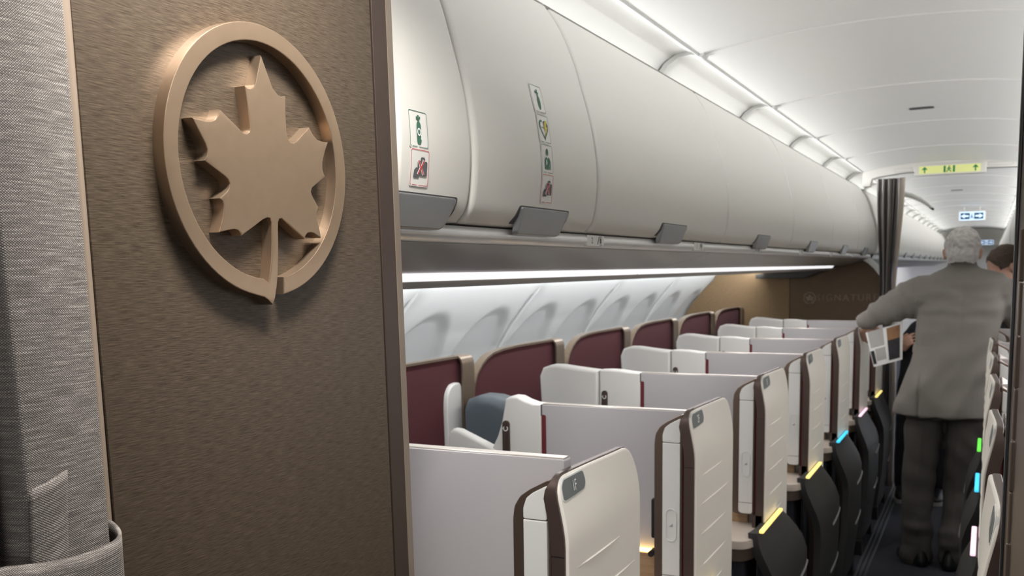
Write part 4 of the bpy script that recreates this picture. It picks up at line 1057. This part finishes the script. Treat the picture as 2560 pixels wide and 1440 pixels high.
# ---- the man in the grey suit, seen from behind
YM = 5.36
man = tag(empty('person', (0, 0, 0)), 'grey haired person in a grey suit standing in the aisle, seen from behind', 'person')
hc = V3(2407, 631, YM-.01)
sh_l, el_l, wr_l = V3(2306, 735, YM), V3(2235, 766, YM+.06), V3(2172, 798, YM+.10)
sh_r, el_r, wr_r = V3(2504, 728, YM), V3(2548, 795, YM+.08), V3(2575, 850, YM+.16)
hip = [V3(2312, 1050, YM), V3(2414, 1050, YM)]; kn = [V3(2293, 1225, YM+.02), V3(2400, 1225, YM+.05)]; ak = [V3(2291, 1372, YM), V3(2382, 1372, YM-.02)]
hand_c = V3(2170, 822, YM+.12)
bm = NB(); Mh = head(bm, hc, (.05, 1, -.28))
loft(bm, [(-.2, YM, .80, .16, .10), (-.16, YM, 1.0, .14, .09), (-.13, YM, 1.25, .15, .09), (-.12, YM, 1.42, .15, .08), (-.122, YM, 1.50, .08, .06), (-.124, YM-.005, 1.55, .058, .060), (-.125, YM+.0, 1.62, .054, .062)])
limb(bm, [(sh_l, .05), (el_l, .042), (wr_l, .030), (hand_c, .024)]); limb(bm, [(sh_r, .05), (el_r, .042), (wr_r, .030)])
for h, k, a in zip(hip, kn, ak): limb(bm, [(h+Vector((0, 0, .06)), .08), (k, .052), (a, .040), (a+Vector((0, .02, -.06)), .034)])
fingers(bm, hand_c, (-.25, .5, -.62), (.85, .25, -.1), (-.55, -.55, .2), .42)
fingers(bm, wr_r+Vector((.03, .04, -.03)), (.3, .7, -.4), (-.8, .3, 0), (.1, .3, .9), .25)
body = fuse('body', bm, .0055, M['hand_skin'], man, it=3); eyes(body, hc, Mh)
# hair: short, full at the back and sides, leaving face and ears free
bm = NB(); ball(bm, hc+Mh @ Vector((0, -.014, .030)), (.0845, .1035, .0955), Mh); ball(bm, hc+Mh @ Vector((0, -.030, -.022)), (.0765, .078, .072), Mh)
def hairnoise(p, n): return .0045*noise.noise(p*60)+.006*noise.noise(Vector((p.x*38, p.y*38, p.z*14)))
def haircut(p):
    q = Mh.transposed() @ (p-hc)
    return q.y > .062+.25*max(0, q.z-.03) or q.z < -.072 or (q.z < .012 and q.y > -.002) or (q.z < -.030 and abs(q.x) > .055 and q.y > -.04)
fuse('hair', bm, .0045, M['greyhair'], man, hairnoise, 2, haircut)
# jacket
bm = NB()
loft(bm, [(-.203, YM, .797, .228, .150, 2.5), (-.200, YM, .86, .220, .148, 2.5), (-.188, YM, .95, .203, .142, 2.5), (-.165, YM, 1.06, .190, .135, 2.5), (-.145, YM, 1.16, .186, .132, 2.5), (-.132, YM, 1.26, .196, .132, 2.5),
          (-.124, YM, 1.35, .208, .130, 2.5, .03), (-.120, YM, 1.42, .214, .118, 2.4, .06), (-.119, YM, 1.468, .210, .108, 2.3, .09), (-.119, YM, 1.503, .186, .094, 2.2, .09), (-.121, YM, 1.528, .138, .080, 2.0, .05), (-.123, YM-.003, 1.548, .082, .070), (-.123, YM-.003, 1.562, .068, .066)], 36)
limb(bm, [(sh_l+Vector((.04, 0, .0)), .098), (sh_l, .098), ((sh_l+el_l)/2, .095), (el_l, .084), ((el_l+wr_l)/2, .070), (wr_l, .056), (wr_l+(wr_l-el_l)*.12, .048)])
limb(bm, [(sh_r+Vector((-.03, 0, 0)), .086), (sh_r, .082), (el_r, .068), (wr_r, .050)])
def cloth_fold(p, n):
    d = .006*noise.noise(Vector((p.x*7, p.y*7, p.z*11)))
    if p.x < -.33 and p.z > 1.12:                                    # creases across the bent sleeve
        d += .017*noise.noise(Vector((p.x*17+p.z*14, p.y*5, p.z*5-p.x*6)))
    else:
        d += .010*noise.noise(Vector((p.x*9+3, p.y*4, p.z*22)))*ss((p.z-1.2)/.15)*ss((1.52-p.z)/.1)
        d += .011*noise.noise(Vector((p.x*13-p.z*7, 0, p.z*5)))*ss((1.25-p.z)/.2)
    if n.y < -.2:
        d -= .0035*math.exp(-((p.x+.115+.12*(1.5-p.z)*0)/.004)**2)*ss((1.5-p.z)/.05)*ss((p.z-1.0)/.1)      # centre back seam
        xv = -.300+.02*(p.z-.8); d -= .012*math.exp(-((p.x-xv)/.007)**2)*ss((1.02-p.z)/.05)                 # vent
        d += .006*ss((p.x-xv)/.01)*ss((xv+.10-p.x)/.10)*ss((1.02-p.z)/.05)
    return d
fuse('jacket', bm, .0075, M['suit'], man, cloth_fold, 3)
bm = NB(); loft(bm, [(-.1235, YM-.006, 1.525, .082, .076), (-.1238, YM-.004, 1.548, .072, .069), (-.124, YM-.002, 1.572, .066, .066), (-.124, YM-.002, 1.580, .0645, .0645)], 32, True)
fuse('jacket_collar', bm, .006, M['suit'], man, None, 2)
bm = NB(); loft(bm, [(-.124, YM-.002, 1.55, .0635, .0640), (-.1245, YM, 1.589, .0615, .0625)], 32, True); obj('shirt_collar', bm, M['collar'], man)
# trousers
bm = NB()
loft(bm, [(-.19, YM, .785, .185, .125, 2.6), (-.19, YM, .83, .195, .135, 2.6), (-.185, YM, .95, .175, .12, 2.4)])
for i, (h, k, a) in enumerate(zip(hip, kn, ak)):
    limb(bm, [(h, .092), (h*.6+k*.4, .090), (k, .081), (k*.5+a*.5, .076), (a+Vector((0, .01, .02)), .078), (a+Vector((0, .015, -.045)), .074)])
def trouser_fold(p, n):
    d = .012*noise.noise(Vector((p.x*15+p.z*6, p.y*8, p.z*9)))
    d += .012*noise.noise(Vector((p.x*7, p.y*7, p.z*17)))*ss((.45-p.z)/.3)
    if n.y < 0:
        for c in (-.285, -.11): d += .004*math.exp(-((p.x-c)/.012)**2)
    return d
fuse('trousers', bm, .0075, M['trousers'], man, trouser_fold, 3)
for a, tw in zip(ak, (.5, -.25)):
    bm = NB(); Rz = Matrix.Rotation(tw, 4, 'Z')
    t = NB(); loft(t, [(0, .045, .0, .050, .135, 2.4), (0, .045, .028, .050, .135, 2.4), (0, .035, .055, .046, .115, 2.2), (0, .0, .085, .040, .065), (0, -.015, .12, .038, .045)])
    join(bm, t, Matrix.Translation((a.x, a.y, .002)) @ Rz); fuse('shoe', bm, .006, M['shoe'], man, None, 3)
# the paper hanging from the hand
mag = tag(empty('newspaper', (0, 0, 0)), 'white printed newspaper hanging from the hand of the suited person', 'newspaper')
ym = YM+.055
c00, c10, c11, c01 = V3(2164, 832, ym), V3(2258, 805, ym), V3(2256, 898, ym), V3(2185, 917, ym)
def mp(u, v, off=0.0):
    p = (c00*(1-u)+c10*u)*(1-v)+(c01*(1-u)+c11*u)*v
    return p+Vector((0, -off-.012*math.sin(math.pi*u)-.010*math.sin(v*2.2), 0))
bm = NB(); n = 8
for o_ in (0.0, -.004):
    g = [[bm.verts.new(mp(i/n, j/n, o_)) for i in range(n+1)] for j in range(n+1)]
    for j in range(n):
        for i in range(n): bm.faces.new((g[j][i], g[j][i+1], g[j+1][i+1], g[j+1][i]))
obj('page', bm, M['print_white'], mag, smooth=60)
def patch(name, m, u0, u1, v0, v1, off):
    b = NB(); k = 5
    g = [[b.verts.new(mp(u0+(u1-u0)*i/k, v0+(v1-v0)*j/k, off)) for i in range(k+1)] for j in range(k+1)]
    for j in range(k):
        for i in range(k): b.faces.new((g[j][i], g[j][i+1], g[j+1][i+1], g[j+1][i]))
    return obj(name, b, m, mag, smooth=60)
M['paper_grey'] = mat('grey_newsprint', (176, 173, 170), .8, var=.12, vscale=120)
M['photo_dark'] = mat('dark_photo_print', (40, 38, 44), .6, var=.9, vscale=40); M['photo_warm'] = mat('warm_photo_print', (150, 108, 74), .6, var=.45, vscale=45)
patch('text_block', M['paper_grey'], .05, .46, .0, .46, .0015); patch('text_block', M['paper_grey'], .16, .48, .52, .86, .0015)
patch('print_photo', M['photo_dark'], .02, .13, .55, .93, .0015); patch('print_photo', M['photo_warm'], .56, .92, .04, .40, .0015); patch('print_photo', M['photo_dark'], .56, .92, .38, .93, .0016)

# ---- second person, at right, head bowed, turned to the aisle
Y2 = 6.14
p2 = tag(empty('person', (0, 0, 0)), 'brown haired person in dark clothes with bowed head behind the suited person on the right', 'person')
h2 = V3(2514, 668, Y2-.12); h2x = h2.x+.075
bm = NB(); Mh2 = head(bm, h2, (-.80, -.28, -.48))
loft(bm, [(h2x+.03, Y2, .85, .15, .10), (h2x+.03, Y2, 1.1, .15, .10), (h2x+.03, Y2, 1.32, .16, .10), (h2x+.02, Y2, 1.40, .10, .08), (h2x-.01, Y2, 1.47, .058, .058), (h2x-.035, Y2, 1.54, .054, .054)])
for q in (-1, 1):
    limb(bm, [((h2x+.03, Y2+q*.17, 1.33), .045), ((h2x+.0, Y2+q*.21, 1.08), .038), ((h2x-.14, Y2+q*.15, 1.00), .028)])
    limb(bm, [((h2x+.04, Y2+q*.09, .85), .08), ((h2x+.02, Y2+q*.10, .48), .052), ((h2x+.04, Y2+q*.10, .08), .036)])
    fingers(bm, (h2x-.20, Y2+q*.13, .985), (-1, -q*.2, -.2), (0, -q, .2), (-.2, 0, 1), .35)
b2 = fuse('body', bm, .006, M['hand_skin'], p2, it=3); eyes(b2, h2, Mh2)
bm = NB(); ball(bm, h2+Mh2 @ Vector((0, -.014, .030)), (.0825, .1015, .0935), Mh2); ball(bm, h2+Mh2 @ Vector((0, -.028, -.020)), (.0770, .078, .070), Mh2)
def hc2(p):
    q = Mh2.transposed() @ (p-h2)
    return q.y > .055+.2*max(0, q.z-.02)-.5*max(0, abs(q.x)-.05) or q.z < -.065 or (q.z < .010 and q.y > -.004)
fuse('hair', bm, .0045, M['brownhair'], p2, lambda p, n: .003*noise.noise(p*70), 2, hc2)
bm = NB(); loft(bm, [(h2x+.03, Y2, .80, .14, .20, 2.4), (h2x+.03, Y2, 1.05, .135, .195, 2.4), (h2x+.03, Y2, 1.28, .145, .215, 2.4), (h2x+.03, Y2, 1.38, .12, .18), (h2x+.01, Y2, 1.45, .075, .085), (h2x-.005, Y2, 1.475, .066, .068)])
for q in (-1, 1): limb(bm, [((h2x+.03, Y2+q*.16, 1.33), .072), ((h2x+.0, Y2+q*.21, 1.08), .060), ((h2x-.13, Y2+q*.155, 1.0), .045)])
fuse('jumper', bm, .009, M['blackcloth'], p2, lambda p, n: .006*noise.noise(p*14), 3)
bm = NB(); loft(bm, [(h2x+.03, Y2, .72, .13, .17), (h2x+.03, Y2, .88, .13, .18)])
for q in (-1, 1): limb(bm, [((h2x+.04, Y2+q*.09, .80), .095), ((h2x+.02, Y2+q*.10, .48), .075), ((h2x+.04, Y2+q*.10, .10), .062)])
fuse('trousers', bm, .010, M['blackcloth'], p2, lambda p, n: .006*noise.noise(p*12), 3)
for q in (-1, 1):
    bm = NB(); t = NB(); loft(t, [(-.04, 0, .0, .13, .048, 2.4), (-.04, 0, .03, .13, .048, 2.4), (-.03, 0, .055, .11, .044), (0, 0, .09, .06, .04), (.01, 0, .11, .045, .038)])
    join(bm, t, Matrix.Translation((h2x+.04, Y2+q*.10, .002))); fuse('shoe', bm, .008, M['shoe'], p2, None, 2)

# ---- third person, mostly hidden behind the suit: dark clothes, white soled shoes
Y3 = 6.86; x3 = -.352; BX = .12
p3 = tag(empty('person', (0, 0, 0)), 'person in black trousers and white soled shoes half hidden behind the suited person', 'person')
h3 = Vector((x3+.19, Y3-.20, 1.36))
bm = NB(); Mh3 = head(bm, h3, (.1, -1, -.3))
loft(bm, [(x3, Y3, .80, .14, .09), (x3, Y3, 1.0, .125, .085), (x3+.08, Y3-.06, 1.13, .14, .09), (x3+.12, Y3-.11, 1.19, .09, .07), (x3+.15, Y3-.15, 1.24, .052, .054), (x3+.18, Y3-.18, 1.30, .050, .052)])
hl, hr = V3(2262, 862, Y3-.16), Vector((x3+.22, Y3-.16, 1.02))
limb(bm, [((x3-.06, Y3-.06, 1.14), .042), ((x3-.15, Y3-.02, 1.00), .036), (hl+Vector((-.03, .05, -.03)), .027)]); limb(bm, [((x3+.22, Y3-.06, 1.14), .042), ((x3+.27, Y3-.03, .98), .036), (hr, .027)])
fingers(bm, hl, (.4, -.6, .5), (-.3, .3, .8), (-.7, -.6, 0), .4, .075, .0078); fingers(bm, hr+Vector((0, -.05, 0)), (0, -1, -.2), (-1, 0, .1), (0, -.2, 1), .3, .075, .0078)
f3 = [V3(2256, 1226, Y3-.02), V3(2342, 1238, Y3-.05)]
for q, f_ in zip((-1, 1), f3): limb(bm, [((x3+q*.085, Y3, .82), .075), ((f_.x*.6+(x3+q*.085)*.4, Y3-.01, .44), .048), ((f_.x, Y3, .08), .034)])
b3 = fuse('body', bm, .006, M['hand_skin'], p3, it=3); eyes(b3, h3, Mh3)
bm = NB(); ball(bm, h3+Mh3 @ Vector((0, -.014, .030)), (.0835, .1025, .0945), Mh3); ball(bm, h3+Mh3 @ Vector((0, -.032, -.03)), (.078, .075, .08), Mh3)
fuse('hair', bm, .005, M['brownhair'], p3, lambda p, n: .003*noise.noise(p*70), 2, lambda p: (Mh3.transposed() @ (p-h3)).y > .045+.3*max(0, (Mh3.transposed() @ (p-h3)).z-.02))
bm = NB(); loft(bm, [(x3, Y3, .78, .17, .125, 2.4), (x3, Y3, 1.0, .15, .115, 2.4), (x3+.07, Y3-.05, 1.11, .175, .12, 2.4), (x3+.11, Y3-.10, 1.18, .15, .10), (x3+.14, Y3-.14, 1.225, .07, .066), (x3+.15, Y3-.15, 1.245, .060, .060)])
limb(bm, [((x3-.05, Y3-.06, 1.14), .066), ((x3-.15, Y3-.02, 1.00), .054), (hl+Vector((-.04, .06, -.04)), .040)]); limb(bm, [((x3+.21, Y3-.06, 1.14), .066), ((x3+.27, Y3-.03, .98), .054), (hr+Vector((0, .03, 0)), .040)])
fuse('jumper', bm, .009, M['blackcloth'], p3, lambda p, n: .006*noise.noise(p*14), 3)
bm = NB(); loft(bm, [(x3, Y3, .70, .16, .11), (x3, Y3, .86, .16, .115)])
for q, f_ in zip((-1, 1), f3): limb(bm, [((x3+q*.085, Y3, .80), .09), ((f_.x*.6+(x3+q*.085)*.4, Y3-.01, .44), .070), ((f_.x, Y3, .11), .058)])
fuse('trousers', bm, .009, M['blackcloth'], p3, lambda p, n: .005*noise.noise(p*12), 3)
for f_ in f3:
    bm = NB(); t = NB(); loft(t, [(0, -.045, .022, .046, .128, 2.4), (0, -.045, .04, .046, .126, 2.4), (0, -.03, .062, .043, .105), (0, 0, .09, .040, .06), (0, .01, .115, .038, .045)])
    join(bm, t, Matrix.Translation((f_.x, Y3, 0))); sh_ = fuse('shoe', bm, .007, M['black'], p3, None, 2)
    bm = NB(); loft(bm, [(f_.x, Y3-.045, .001, .050, .134, 2.6), (f_.x, Y3-.045, .024, .050, .134, 2.6)], 24); obj('sole', bm, M['sole'], sh_)
